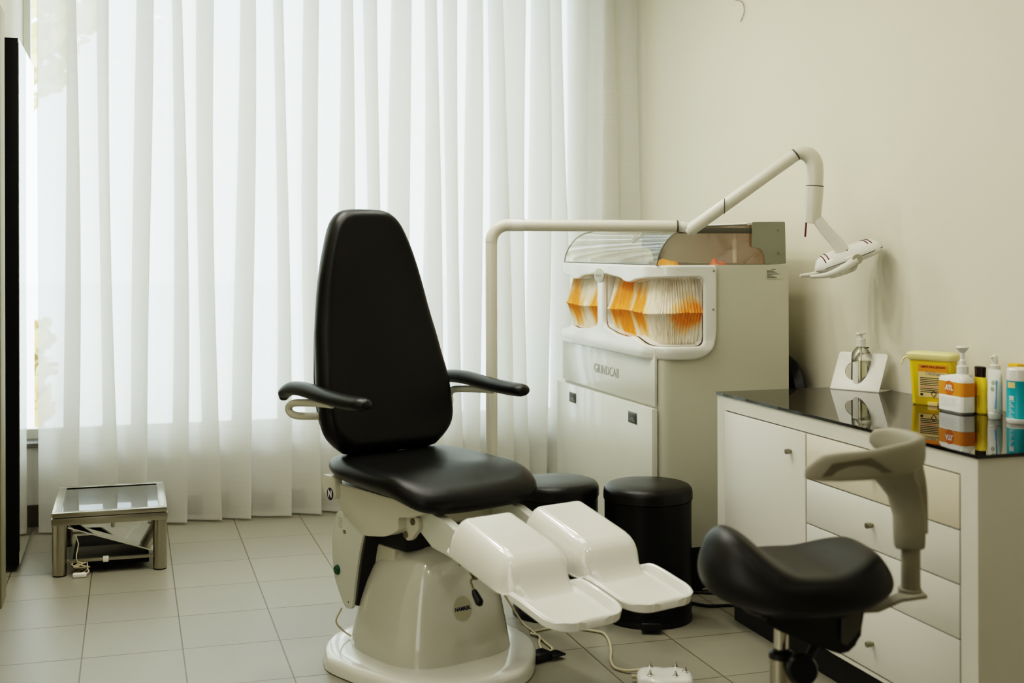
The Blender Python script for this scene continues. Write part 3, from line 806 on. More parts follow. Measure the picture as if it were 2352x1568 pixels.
# cut so that it can bend
for k in range(1, 90):
    u = LT_*k/90
    g_ = fas.verts[:]+fas.edges[:]+fas.faces[:]
    bmesh.ops.bisect_plane(fas, geom=g_, plane_co=(u, 0, 0), plane_no=(1, 0, 0))
for v in fas.verts:
    u, z, t = v.co; p = bend(max(0, min(LT_, u)), t); 
    # gentle outward swell of the lower lip
    sw = .010*math.exp(-((z-.95)/.03)**2); d = (bend(max(0, min(LT_, u)), 1)-bend(max(0, min(LT_, u)), 0))
    v.co = Vector((p.x, p.y, z))+d*sw-Vector((GX, GY, 0))
fo = obj('fascia', fas, 'gc_fascia', G, 50)
def rim(ap, name):
    b = bmesh.new(); A = []; B = []
    for u, z in resample(ap, 90):
        p = bend(u, -.010); q = bend(u, -.045); A.append(Vector((p.x-GX, p.y-GY, z))); B.append(Vector((q.x-GX, q.y-GY, z+(.004 if z < 1.1 else -.004))))
    loft([A, B], False, False, bm=b); return obj(name, b, 'gc_fascia', fo)
rim(apR, 'opening_rim'); rim(apL, 'opening_rim')
for u0, u1 in ((.014, um-.04), (um+.04, LT_-.03)):
    b = bmesh.new(); rows = []
    prof = [(-.052, 1.250), (-.040, 1.20), (-.028, 1.15), (-.012, 1.102), (-.006, 1.094), (-.014, 1.088), (-.030, 1.04), (-.044, .99), (-.052, .955)]
    nU = 180
    for off, z in prof:
        row = []
        for i in range(nU+1):
            u = u0+(u1-u0)*i/nU
            zz = z+.003*math.sin(i*.06+u0*9)
            p = bend(u, off+.0035*math.sin(i*1.9+z*3)+.002*random.uniform(-1, 1)); row.append(Vector((p.x-GX, p.y-GY, zz)))
        rows.append(row)
    loft(rows, False, False, False, bm=b)
    obj('fringed_cuff', b, 'pleat', G, 60)
def screws(lst):
    for p, n in lst: obj('screw', disc((p[0]-GX, p[1]-GY, p[2]), n, .0042, .002, 12), 'screw', fo)
ysd = GY-.006-.011
screws([((2.168, ysd, 1.259), (0, -1, 0)), ((2.165, ysd, 1.109), (0, -1, 0)), ((2.122, ysd, .954), (0, -1, 0)),
        ((FX-.0125, 4.80, .932), (-1, 0, 0)), ((FX-.0125, 5.06, .934), (-1, 0, 0)), ((FX-.0125, 5.30, .936), (-1, 0, 0))])
bg = obj('round_badge', merge(None, lathe([(.030, 0), (.030, .002), (.028, .003), (0, .003)], 32, sx=1.9), frame((FX-.0112-GX, 5.022-GY, 1.232), (0, -1, 0), (0, 0, 1))), 'badge', fo)
tx = text_bm('NAMROL', .017, .0004, 1.2); bmesh.ops.transform(tx, matrix=frame((FX-.0146-GX, 5.022-GY, 1.232), (0, -1, 0), (0, 0, 1)), verts=tx.verts); obj('lettering', tx, 'ink_grey', bg, 0)
# rating label on the near side
rl = obj('rating_label', gb(2.405, 2.468, GY+.0022, GY+.003, 1.225, 1.268, 0), 'gc_body', G, 0)
for i in range(8):
    obj('text_line', gb(2.408+(.02 if i == 0 else 0), 2.462-.010*((i*3) % 4)-(.014 if i == 0 else 0), GY+.0015, GY+.0022, 1.262-.0046*i, 1.2638-.0046*i, 0), 'ink', rl, 0)

# clear hood
hp = [(1.945, 1.284), (1.952, 1.318), (1.968, 1.352), (1.995, 1.386), (2.03, 1.410), (2.075, 1.424), (2.13, 1.432), (2.33, 1.440)]
hpc = [(p.x, p.y) for p in catmull([Vector((a, c, 0)) for a, c in hp], 4)]
b = bmesh.new()
loft([[Vector((x-GX, y-GY, z)) for x, z in hpc] for y in (GY+.02, GY1-.03)], False, False, False, bm=b)
hd = obj('hood', b, 'hood', G, 60)
for y in (GY+.018, GY1-.028):
    sd = bmesh.new(); sd.faces.new([sd.verts.new((x-GX, y-GY, z)) for x, z in hpc+[(2.40, 1.440), (2.42, 1.284)]])
    obj('hood_side', sd, 'hood_side', hd, 0)
for y in (GY+.02, GY1-.03):
    obj('hood_edge', tube([(x-GX, y-GY, z) for x, z in hpc], .0032, 6), 'hood_edge', hd)
obj('hood_front_edge', tube([(1.945-GX, .02, 1.284), (1.945-GX, GY1-GY-.03, 1.284)], .003, 6), 'hood_edge', hd)
ring_ = bmesh.new(); cN = Vector((1.999-GX, 4.80-GY, 1.392)); nN = Vector((-.72, 0, .69))
fN = frame(cN, (0, -1, 0), (.69, 0, .72))
tube([fN @ Vector((.028*math.cos(a), .028*math.sin(a), .002)) for a in [2*PI*i/32 for i in range(33)]], .0012, 6, bm=ring_)
obj('hood_emblem', ring_, 'ink_grey', hd)
tx = text_bm('N', .034, .0006); bmesh.ops.transform(tx, matrix=fN @ Matrix.Translation((0, 0, .002)), verts=tx.verts); obj('lettering', tx, 'ink_grey', hd, 0)
obj('hood_rail', gb(2.33, 2.44, GY+.02, GY1-.03, 1.438, 1.448), 'enamel', G)
obj('side_rail', gb(2.03, 2.355, GY+.008, GY+.017, 1.405, 1.428, .002), 'handle_grey', G)
br = prism(rounded([(2.345, 1.450), (2.490, 1.452), (2.494, 1.286), (2.405, 1.284), (2.40, 1.318), (2.385, 1.345), (2.345, 1.352)], [.006, .006, .002, .002, .01, .02, .004], 4), 'y', GY+.004, GY+.008)
for v in br.verts: v.co -= Vector((GX, GY, 0))
bk = obj('hinge_bracket', br, 'grey_metal', G)
for z in (1.42, 1.328): obj('screw', disc((2.462-GX, .004, z), (0, -1, 0), .0055, .003, 12), 'screw', bk)
br2 = prism(rounded([(2.345, 1.450), (2.490, 1.452), (2.494, 1.286), (2.405, 1.284), (2.40, 1.318), (2.385, 1.345), (2.345, 1.352)], [.006, .006, .002, .002, .01, .02, .004], 4), 'y', GY1-.012, GY1-.008)
for v in br2.verts: v.co -= Vector((GX, GY, 0))
obj('hinge_bracket', br2, 'grey_metal', G)
obj('back_rail', gb(2.44, 2.49, GY+.01, GY1-.012, 1.284, 1.444, .002), 'gc_inside', G)
gs = tube([(2.29-GX, .045, 1.29), (2.29-GX, .045, 1.385)], .0085, 12); tube([(2.29-GX, .045, 1.385), (2.29-GX, .045, 1.43)], .005, 10, bm=gs); box(2.26-GX, 2.33-GX, .03, .06, 1.42, 1.432, .002, bm=gs)
obj('gas_strut', gs, 'enamel', G)
# crumpled bags inside the hood
def bag(name, label, x, y, z, sx, sy, sz, mat, seed):
    b = bmesh.new(); bmesh.ops.create_icosphere(b, subdivisions=4, radius=1)
    for v in b.verts:
        n = v.co.copy(); d = 1+.35*noise.noise(n*1.7+Vector((seed, 0, 0)))+.12*noise.noise(n*5+Vector((0, seed, 0)))
        v.co = Vector((n.x*sx*d, n.y*sy*d, n.z*(1+.2*noise.noise(n*2.5+Vector((0, 0, seed))))))
    lo = min(v.co.z for v in b.verts)+.35; 
    for v in b.verts: v.co.z = max(0, v.co.z-lo)
    hi = max(v.co.z for v in b.verts)
    for v in b.verts: v.co.z *= sz/hi
    o = obj(name, b, mat, None, 60, loc=(x, y, z)); return tag(o, label, 'plastic bag')
bag('plastic_bag', 'crumpled orange plastic bag under the clear hood, nearest the hood side', 2.09, 4.70, .956, .10, .16, .350, 'orange_bag', 3)
bag('plastic_bag', 'crumpled red-orange plastic bag under the clear hood, beside the strut', 2.27, 4.60, .956, .07, .075, .352, 'red_bag', 8)
# dark round thing between the grinding cabinet and the wall
dk = lathe([(.02, -.03), (.15, -.028), (.17, 0), (.15, .028), (.02, .03)], 40)
bmesh.ops.transform(dk, matrix=frame((2.575, 4.62, .745), (0, 1, 0), (0, 0, 1)), verts=dk.verts)
tube([(2.575, 4.62, 0), (2.575, 4.62, .60)], .02, 12, bm=dk)
box(2.52, 2.63, 4.52, 4.72, 0, .02, .004, bm=dk)
tag(obj('round_stand', dk, 'black_pl'), 'round black object on a stem, half hidden between grinding cabinet and wall', 'stand')

# ================================================================== pedal bins
def pedal_bin(x, y, label, rz):
    t = thing('pedal_bin', label, 'bin', (x, y, 0), rz, 'black pedal bins')
    obj('bin_body', lathe([(.152, 0), (.158, .004), (.1585, .432), (.150, .432)], 64), 'bin', t)
    obj('lid', lathe([(.158, .434), (.1625, .437), (.1625, .462), (.160, .474), (.152, .484), (.140, .489), (.06, .4925), (0, .493)], 64), 'bin_lid', t)
    obj('base_ring', lathe([(.156, .0), (.1605, .001), (.1605, .018), (.156, .020)], 64), 'black_pl', t)
    pb = box(-.036, .036, -.215, -.15, .012, .040, .005, 3)
    obj('pedal', pb, 'black_pl', t)
    obj('hinge', box(-.05, .05, .150, .178, .40, .455, .004), 'black_pl', t)
    return t
vdir = math.atan2(1.823, 4.275)
pedal_bin(1.806, 4.240, 'black pedal bin with domed lid standing behind the right white leg rest', -.35)
pedal_bin(1.505, 4.405, 'black pedal bin half hidden behind the black chair seat', -.3)

# ================================================================== treatment chair
AZ = math.radians(21)
CH = thing('treatment_chair', 'black and white podiatry chair with tall tapered backrest and two white leg rests', 'chair', (.94, 4.03, 0), AZ)
# local axes: x lateral (to image right), y backwards, z up
# plinth
pol = []
for i in range(72):
    a = 2*PI*i/72; r = .352
    x, y = r*math.cos(a), r*math.sin(a)
    pol.append((x, y))
front = [(-.335, -.06), (-.285, -.245), (-.17, -.375), (-.02, -.418), (.10, -.395), (.215, -.30), (.315, -.165), (.352, 0)]
back = [(.352*math.cos(a), .352*math.sin(a)*1.06) for a in [PI*k/16 for k in range(1, 16)]]
po = [tuple(p*.975) for p in resample([(v.x, v.y) for v in catmull([Vector((p[0], p[1], 0)) for p in front+back+[front[0]]], 5)], 96)]
def prof_rings(poly, prof):
    out = []
    for ins, z in prof:
        rr = []
        for p in poly:
            v = Vector(p[:2]); L_ = v.length; v = v*((L_-ins)/L_); rr.append(Vector((v.x, v.y, z)))
        out.append(rr)
    return out
obj('base_plate', loft(prof_rings(po, [(.008, 0), (.0, .004), (.0, .030), (.003, .040), (.010, .047), (.020, .050), (.06, .052), (.12, .053)])), 'gloss_white', CH)
bp_ = box(.235, .30, -.272, -.215, .004, .030, .004); box(.29, .345, -.285, -.235, .012, .020, .003, bm=bp_)
obj('locking_pedal', bp_, 'black_pl', CH)
# conical cover
rings = []
for a_, z, sh, n_ in [(.243, .052, 0, 2.5), (.243, .058, 0, 2.5), (.232, .12, 0, 2.5), (.214, .20, -.004, 2.6), (.196, .26, -.008, 2.7), (.176, .31, -.012, 2.8), (.152, .352, -.016, 2.9), (.13, .378, -.018, 2.9), (.10, .395, -.018, 2.9), (.05, .402, -.018, 2.5)]:
    rings.append([Vector((x, y+sh, z)) for x, y in super_outline(a_*.955, a_*.955*1.04, n_+.5, 96)])
cn = obj('pedestal_cover', loft(rings), 'cone', CH, 50)
# column inside, enlarged as a dark block to colour in the gap's shade
obj('column_gap_block', box(-.165, .165, -.10, .14, .385, .465, .02), 'dark_gap', CH)
# rear housing
obj('rear_housing', prism([(.02, .10), (.20, .10), (.17, .34), (.08, .385), (-.02, .385)], 'x', -.15, .15, .008), 'chair_grey', CH)
# seat frame body and side panel: polygons in (y=-F, z)
def fz(L): return [(-a, b) for a, b in L]
skirt = fz([(-.26, .565), (.182, .565), (.262, .575), (.262, .545), (.215, .527), (.128, .512), (.128, .472), (.06, .440), (-.075, .418), (-.186, .434), (-.242, .505)])
obj('seat_frame', prism(rounded(skirt, [.005, .005, .01, .01, .01, .004, .01, .03, .03, .03, .01], 4), 'x', -.205, .205, .006), 'chair_grey', CH)
brk = prism(rounded(fz([(-.325, .585), (-.235, .585), (-.228, .53), (-.235, .515), (-.262, .508), (-.285, .512), (-.315, .535)]), .012, 5), 'x', -.222, -.196, .005)
obj('backrest_bracket', brk, 'chair_grey', CH)
obj('backrest_bracket', prism(rounded(fz([(-.325, .585), (-.235, .585), (-.228, .53), (-.235, .515), (-.262, .508), (-.285, .512), (-.315, .535)]), .012, 5), 'x', .196, .222, .005), 'chair_grey', CH)
eb = obj('emblem', disc((-.2222, .266, .527), (-1, 0, 0), .021, .0012, 28), 'ink_navy', CH)
tx = text_bm('N', .032, .001); bmesh.ops.transform(tx, matrix=frame((-.2238, .266, .527), (0, -1, 0), (0, 0, 1)), verts=tx.verts); obj('lettering', tx, 'white_pl', eb, 0)
plate = fz([(-.235, .475), (-.075, .418), (-.100, .35), (-.125, .25), (-.139, .178), (-.150, .165), (-.187, .163), (-.215, .19), (-.258, .25), (-.272, .32), (-.272, .38), (-.262, .43)])
sp1 = obj('side_plate', prism(rounded(plate, [.01, .004, .02, .02, .006, .006, .01, .02, .02, .02, .02, .02], 4), 'x', -.212, -.200, .002), 'chair_panel', CH)
obj('side_plate', prism(rounded(plate, .01, 4), 'x', .200, .212, .002), 'chair_panel', CH)
bw = bmesh.new()
for k, (dx, mm) in enumerate(((0, 0),)):
    prism(fz([(-.24, .47), (-.068, .420), (-.090, .35), (-.114, .25), (-.128, .178), (-.20, .175), (-.24, .3)]), 'x', -.199, .199, .002, bm=bw)
obj('bellows', bw, 'dark_gap', CH)
obj('bellows_trim', prism(fz([(-.078, .424), (-.070, .424), (-.100, .32), (-.124, .215), (-.134, .18), (-.142, .18), (-.128, .23), (-.106, .33)]), 'x', -.2035, -.1995), 'handle_grey', CH)
gbn = obj('indicator_button', disc((-.212, .235, .278), (-1, 0, 0), .0165, .010, 24, prof=[(.0165, 0), (.0165, .004), (.013, .009), (0, .010)]), 'green', CH)
for i in range(6):
    obj('text_line', box(-.2126, -.212, .205, .205+.028-.004*(i % 3), .452-.006*i, .4535-.006*i), 'ink_grey', sp1, 0)
tx = text_bm('CE', .014, .0003); bmesh.ops.transform(tx, matrix=frame((-.2128, .190, .412), (0, -1, 0), (0, 0, 1)), verts=tx.verts); obj('lettering', tx, 'ink', sp1, 0)
obj('screw', disc((-.212, .165, .185), (-1, 0, 0), .003, .001, 10), 'black_pl', sp1)
# seat cushion
so = [(-.205, .305), (-.10, .33), (.10, .33), (.205, .305), (.245, .20), (.262, .05), (.262, -.12), (.250, -.235), (.205, -.300), (.10, -.325), (-.10, -.325), (-.205, -.300), (-.250, -.235), (-.262, -.12), (-.262, .05), (-.245, .20)]
soc = [(v.x, v.y) for v in catmull([Vector((p[0], p[1], 0)) for p in so+[so[0]]], 6)][:-1]
soc = resample(soc, 96)
def seat_f(x, y):
    side = .014*(abs(x)/.26)**2*(1-smooth01((-y-.20)/.10)*.6)
    frontdrop = -.034*smooth01((-y-.10)/.25)+.006*smooth01((y+.1)/.3)
    return side+frontdrop-.006
obj('seat', pillow(soc, .060, .040, .012, 0, f=seat_f, mid=.6085, rings=9, edge=8), 'leather', CH, 60)
# backrest
bo_r = [(.0, -.002), (.15, .0), (.19, .015), (.232, .055), (.250, .10), (.254, .18), (.252, .25), (.244, .315), (.234, .40), (.220, .48), (.199, .59), (.173, .69), (.143, .777), (.118, .822), (.080, .848), (0, .853)]
bo = bo_r+[(-x, y) for x, y in bo_r[-2:0:-1]]
boc = [(p[0]*1.025-.006, p[1]) for p in resample([(v.x, v.y) for v in catmull([Vector((p[0], p[1], 0)) for p in bo+[bo[0]]], 4)][:-1], 120)]
tb_ = math.radians(12.5)
def bmap(x, y, z):
    # plane through (0, .226, .663): up leans backwards (+y), front faces -y
    return Vector((x,   .226+y*math.sin(tb_)-z*math.cos(tb_), .657+y*math.cos(tb_)+z*math.sin(tb_)))
def back_f(x, y): return .016*min(1.2, abs(x+.006)/(.25-.10*smooth01((y-.4)/.45)))**4-.012*math.exp(-((y-.5)/.25)**2)
obj('backrest', pillow(boc, .044, .050, .006, .0, f=back_f, mid=-.008, rings=9, edge=9, fmap=bmap), 'leather', CH, 60)
obj('backrest_shell', pillow([(p[0]*.9, .43+(p[1]-.43)*.92) for p in boc], .02, .012, 0, 0, mid=-.066, rings=3, edge=4, fmap=bmap), 'black_pl', CH, 60)
obj('back_support', box(-.05, .05, .265, .30, .50, .80, .006), 'black_pl', CH)
# armrests
for s in (-1, 1):
    sp = [(s*.312, .425, .838), (s*.314, .405, .862), (s*.318, .34, .882), (s*.322, .24, .884), (s*.322, .12, .874), (s*.318, .0, .868), (s*.313, -.08, .868), (s*.311, -.100, .868), (s*.310, -.114, .867), (s*.3095, -.121, .867)]
    rr = [.014, .028, .035, .036, .035, .035, .034, .030, .020, .006]
    ar = obj('armrest', tube(sp, rr, 24, 5, flat=.66, up=(0, 0, 1)), 'arm_pad', CH, 60)
    pth = [(s*.17, .262, .790), (s*.27, .285, .790), (s*.318, .335, .792), (s*.330, .355, .812), (s*.328, .33, .832), (s*.324, .25, .842), (s*.322, .14, .850), (s*.32, .08, .852)]
    obj('armrest_tube', tube(pth, .0125, 14, 6), 'chair_grey', ar, 60)
# leg rests
FRONT = [(0, 1), (.235, 1), (.255, .995), (.275, .965), (.292, .90), (.305, .81), (.316, .69), (.325, .56), (.334, .42), (.344, .29), (.356, .18), (.372, .09), (.392, .03), (.42, 0), (1, 0)]
def interp(T, x):
    for (a, fa), (b_, fb_) in zip(T, T[1:]):
        if a <= x <= b_: return fa+(fb_-fa)*(x-a)/(b_-a)
    return T[-1][1]
def leg_rest(cx, splay, lab):
    nS, nT = 150, 80
    Ltot = .563; th = .218; s0y, s0z = -.442, .482
    def half(s):
        w = .122+.006*smooth01((s-.30)/.06)-.005*math.exp(-((s-.325)/.022)**2)
        r = .048
        if s < r: w = w-r+math.sqrt(max(0, r*r-(r-s)**2))
        r = .074
        if s > Ltot-r: w = w-r+math.sqrt(max(0, r*r-(s-(Ltot-r))**2))
        return w
    def h(s, t):
        hump = .104-.010*s/.30
        qb = max(0, (.050-s)/.050)
        fr_ = interp(FRONT, s); qf = max(0, 1-fr_**2.05)**(1/2.05)
        d = (1-abs(t))*half(s); qs = max(0, 1-d/.054)
        q = min(1, math.sqrt(qs*qs+qf*qf+qb*qb)); hh = hump*max(0, 1-q**2.05)**(1/2.05)
        hh = max(hh, hump*.30*fr_*max(0, 1-qs*1.1)**.5*(1 if s > .3 else 0)*smooth01((s-.3)/.03))
        k = smooth01((s-.30)/.05)
        rimh = smooth01((.034-d)/.024)*(1-.18*smooth01((.007-d)/.007)); edge = 1
        df = Ltot-s; rimf = smooth01((.034-df)/.024)*(1-.18*smooth01((.007-df)/.007))
        tray = .030*(rimh+rimf-rimh*rimf)
        return max(hh, 0)+k*tray*(1-.9*fr_)
    b = bmesh.new(); rows = []
    for i in range(nS+1):
        q = i/nS; s = Ltot*(q*.55+.45*(.5-.5*math.cos(PI*q)))
        if i == 0: s = .0008
        if i == nS: s = Ltot-.0005
        row = []
        for j in range(nT+1):
            t = math.sin((j/nT-.5)*PI); x = t*half(s); z = h(s, t)
            row.append((x, s, z))
        # skirt
        sk = -.006+.012*smooth01((s-.28)/.06)
        row = [(row[0][0]*.985, s, sk)]+row+[(row[-1][0]*.985, s, sk)]
        rows.append(row)
    a0 = [(x*.98, .0, -.006) for x, s, z in rows[0]]; a1 = [(x*.97, Ltot+.0005, .006) for x, s, z in rows[-1]]
    rows = [a0]+rows+[a1]
    cs, sn = math.cos(splay), math.sin(splay)
    def Mp(x, s, z):
        y = -(s*math.cos(th)+z*math.sin(th)); zz = -s*math.sin(th)+z*math.cos(th)
        return Vector((cx+x*cs-y*sn, s0y+x*sn+y*cs, s0z+zz))
    rows = [[Mp(*p) for p in r] for r in rows]
    b = loft(rows, False, False, False)
    under = [[Mp(p[0]*.97, p[1], -.006+.012*smooth01((s-.28)/.06)) for p in ((-half(s), s), (-half(s)*.5, s), (half(s)*.5, s), (half(s), s))] for s in [.004+(Ltot-.006)*k/20 for k in range(21)]]
    loft(under, False, False, False, bm=b)
    o = obj('leg_rest', b, 'gloss_white', CH, 60)
    return o, Mp
lr, MpL = leg_rest(-.135, -.042, 'L'); lr2, MpR = leg_rest(.135, -.042, 'R')
for s, Mp in ((-1, MpL), (1, MpR)):
    arm = fz([(.17, .520), (.23, .538), (.30, .530), (.46, .478), (.56, .448), (.50, .428), (.40, .418), (.25, .435), (.17, .48)])
    o = prism(rounded(arm, .008, 3), 'x', s*.145-.016, s*.145+.016, .003)
    a = obj('leg_rest_arm', o, 'chair_panel', CH)
    hp_ = prism(rounded(fz([(.09, .489), (.15, .518), (.192, .518), (.200, .486), (.150, .438), (.120, .438)]), .012, 4), 'x', s*.15-.008-(.018 if s < 0 else -.018), s*.15+.008-(.018 if s < 0 else -.018), .003)
    hq = obj('hinge_plate', hp_, 'chair_grey', CH)
    for F_, z in ((.168, .502), (.128, .455)):
        obj('screw', disc((s*.15-.026 if s < 0 else s*.15+.026, -F_, z), (s, 0, 0), .011, .005, 18), 'screw', hq)
    # adjustment strip and knob below
    o = obj('under_rail', tube([Mp(0, .10, -.022), Mp(0, .42, -.022)], .012, 10), 'black_pl', CH)
    obj('clamp_knob', disc(Mp(-.06, .36, -.010), (-.2, 0, -1), .030, .028, 20), 'black_pl', CH)
lv = tube([MpL(-.08, .07, -.012), MpL(-.10, .12, -.016), MpL(-.108, .155, -.022)], .0045, 8, 4)
tube([MpL(-.108, .155, -.022), MpL(-.110, .148, -.038), MpL(-.108, .165, -.058)], .0032, 8, 4, bm=lv)
lvo = obj('adjust_lever', lv, 'screw', CH)
obj('lever_grip', tube([MpL(-.108, .164, -.055), MpL(-.106, .172, -.066), MpL(-.103, .192, -.082), MpL(-.102, .200, -.088)], [.006, .010, .012, .005], 12, 4), 'black_pl', lvo, 60)
for s_, z_ in ((.08, -.022), (.155, -.030)):
    obj('spring_clip', disc(MpL(-.095, s_, z_+.008), (-1, 0, .1), .009, .012, 14), 'screw', lvo)
# NAMROL badge on the cone
def cone_pt(ang, z, off=0.0):
    # point on the cover surface at height z
    zs_ = [(.058, .243, 0, 2.5), (.12, .232, 0, 2.5), (.20, .214, -.004, 2.6), (.26, .196, -.008, 2.7), (.31, .176, -.012, 2.8)]
    for A, B in zip(zs_, zs_[1:]):
        if A[0] <= z <= B[0]:
            t = (z-A[0])/(B[0]-A[0]); a_ = .955*(A[1]+(B[1]-A[1])*t); sh = A[2]+(B[2]-A[2])*t; n_ = A[3]+(B[3]-A[3])*t+.5
            c, s = math.cos(ang), math.sin(ang); r = (abs(c/a_)**n_+abs(s/(a_*1.04))**n_)**(-1/n_)
            return Vector((r*c, r*s+sh, z))
bc = math.radians(-95.5)
p0 = cone_pt(bc, .212); px = (cone_pt(bc+.05, .192)-cone_pt(bc-.05, .192)).normalized(); pz = (cone_pt(bc, .215)-cone_pt(bc, .17)).normalized()
fB = frame(p0, px, pz)
db = bmesh.new(); NN = 40
def on_cone(lx, ly, off):
    a = bc+lx/.232; z = .214+ly*.985
    q = cone_pt(a, z); n = (cone_pt(a+.02, z)-cone_pt(a-.02, z)).cross(cone_pt(a, z+.01)-cone_pt(a, z-.01)).normalized()
    if n.dot(Vector((q.x, q.y, 0))) < 0: n = -n
    return q+n*off
cN_ = db.verts.new(on_cone(0, 0, .0009)); rg = []
for rr_ in (.013, .026, .0385): rg.append([db.verts.new(on_cone(rr_*math.cos(2*PI*i/NN), rr_*math.sin(2*PI*i/NN), .0009)) for i in range(NN)])
for i in range(NN):
    j = (i+1) % NN; db.faces.new((cN_, rg[0][i], rg[0][j]))
    for A, B in zip(rg, rg[1:]): db.faces.new((A[i], B[i], B[j], A[j]))
bdg = obj('round_badge', db, 'badge', cn)
tx = text_bm('NAMRØL', .0158, .0007, 1.0, .0)
bmesh.ops.triangulate(tx, faces=tx.faces)
for v in tx.verts: v.co = on_cone(v.co.x, v.co.y, .0016)
obj('lettering', tx, 'ink_navy', bdg, 0)

# cables around the base
def cable(label, pts, r, mat, name='floor_cable'):
    o = obj(name, tube(pts, r, 8, 8), mat, None, 60); return tag(o, label, 'cable')
cable('thin cream cable looping on the tiles right of the chair base', [(1.285, 4.33, .10), (1.34, 4.29, .008), (1.346, 4.195, .006), (1.348, 4.05, .006), (1.350, 3.985, .006), (1.325, 3.955, .006), (1.312, 3.975, .006), (1.322, 4.04, .011), (1.345, 4.11, .012), (1.332, 4.163, .006), (1.373, 4.191, .006), (1.46, 4.20, .006), (1.553, 4.125, .006)], .0038, 'cable')
cable('cream cord running in a wave to the white foot control', [(1.553, 4.125, .006), (1.574, 4.088, .006), (1.560, 4.0, .006), (1.529, 3.903, .006), (1.495, 3.82, .006), (1.480, 3.745, .006), (1.502, 3.70, .008), (1.540, 3.680, .014)], .0045, 'cable')
cable('thin cream wire curling over the left side of the white chair base', [(.66, 4.10, .17), (.645, 4.13, .12), (.67, 4.16, .08), (.70, 4.15, .058), (.72, 4.08, .058)], .0028, 'cable')
cable('short black cable on the floor close under the grinding cabinet', [(2.00, 4.50, .006), (2.09, 4.475, .006), (2.16, 4.44, .006), (2.24, 4.40, .006)], .006, 'cable_black')
cable('black cable curving out over the tiles towards the drawer cabinet plinth', [(1.99, 4.40, .006), (2.03, 4.33, .006), (2.07, 4.285, .006), (2.14, 4.27, .006), (2.20, 4.26, .006), (2.26, 4.30, .006)], .006, 'cable_black')
cable('pale cable crossing the floor under the grinding cabinet edge', [(1.98, 4.56, .006), (2.07, 4.535, .006), (2.16, 4.50, .006), (2.25, 4.47, .006)], .005, 'cable')

# foot control
fc = thing('foot_control', 'white oval foot control with five chrome toggles on the tiled floor', 'foot control', (1.570, 3.560, 0), -.35)
fo_ = [(v.x, v.y) for v in catmull([Vector(p+(0,)) for p in [(-.085, .0), (-.078, .05), (-.04, .068), (.0, .060), (.04, .066), (.078, .045), (.088, .0), (.078, -.06), (.03, -.082), (-.03, -.082), (-.075, -.055), (-.085, 0)]], 6)][:-1]
fo_ = [tuple(p) for p in resample(fo_, 64)]
obj('housing', loft(prof_rings(fo_, [(.004, 0), (.0, .003), (.0, .024), (.004, .034), (.012, .040), (.03, .043), (.055, .0435)])), 'white_gloss_pl', fc)
for p in ((-.042, .040), (.038, .042), (.064, .004), (-.045, -.036), (.032, -.040)):
    tg = lathe([(.010, .040), (.010, .0445), (.006, .046), (.006, .048), (.0028, .054), (.003, .058), (.0025, .060), (0, .061)], 16)
    bmesh.ops.transform(tg, matrix=Matrix.Translation((p[0], p[1], 0)) @ Matrix.Rotation(.0, 4, 'X'), verts=tg.verts)
    obj('toggle', tg, 'chrome', fc)
sr = bmesh.new()
for i in range(7): tube([(-.098+.0045*i, .030, .016), (-.096+.0045*i, .030, .016)], .0085-.0003*i, 12, bm=sr)
tube([(-.10, .030, .016), (-.078, .030, .016)], .006, 10, bm=sr)
obj('strain_relief', sr, 'cable', fc)

# ================================================================== examination lamp
dR = Vector((math.cos(YAW), -math.sin(YAW), 0)); dF = Vector((math.sin(YAW), math.cos(YAW), 0))
LP = Vector((1.265, 4.423, 0))
lamp = thing('examination_lamp', 'cream articulated examination lamp on a tall bent pole behind the chair', 'lamp', tuple(LP), -YAW)
# local: x to the image right, y away, z up; camera distance 4.6 at y=0
def lp(px, py, dy=0.0, D=4.6):
    """position on the lamp's own vertical plane, in its local metres"""
    d = D+dy; return Vector(((px-1128)*d/2877.8+ (px*0), dy, 1.35-(py-569.4)*d/2877.8))
R0 = .0215
pole = [Vector((0, 0, .004)), Vector((0, 0, .6)), Vector((0, 0, 1.36))]
obj('pole', tube([Vector((0, 0, .0)), Vector((0, 0, 1.375))], R0, 24), 'enamel', lamp)
bend_pts = [Vector((0, 0, 1.372))]+[Vector((.062-.062*math.cos(a), 0, 1.372+.062*math.sin(a))) for a in [PI/2*k/10 for k in range(1, 11)]]+[Vector((.075, 0, 1.434))]
obj('bend', tube(bend_pts, R0+.001, 24), 'enamel', lamp)
obj('horizontal_arm', tube([Vector((.072, 0, 1.434)), Vector((.690, 0, 1.428))], R0, 24), 'enamel', lamp)
col = tube([Vector((.070, 0, 1.434)), Vector((.118, 0, 1.4335))], R0+.0008, 24); box(.085, .125, -.006, .006, 1.4545, 1.4575, .001, bm=col)
obj('clip', col, 'enamel_light', lamp)
jb = tube([Vector((.684, 0, 1.428)), Vector((.705, 0, 1.427))], .018, 20); tube([Vector((.700, 0, 1.427)), Vector((.730, 0, 1.420)), Vector((.748, -.002, 1.408))], [.019, .019, .014], 16, 3, bm=jb)
obj('joint', jb, 'enamel_light', lamp)
obj('joint_collar', tube([Vector((.680, 0, 1.428)), Vector((.686, 0, 1.428))], .0228, 20), 'handle_grey', lamp)
a0, a1 = Vector((.726, -.004, 1.412)), Vector((1.118, -.004, 1.690))
obj('spring_arm', tube([a0, a1], .0235, 24), 'enamel', lamp)
obj('arm_end', tube([a0-(a1-a0).normalized()*.012, a0+(a1-a0).normalized()*.008], [.016, .0236], 20), 'enamel_light', lamp)
obj('arm_slot', box(-.0015, .0015, -.030, -.026, -.028, .028, .0005), 'handle_grey', lamp, loc=(a0*.68+a1*.32))
e0 = a1+(a1-a0).normalized()*.004
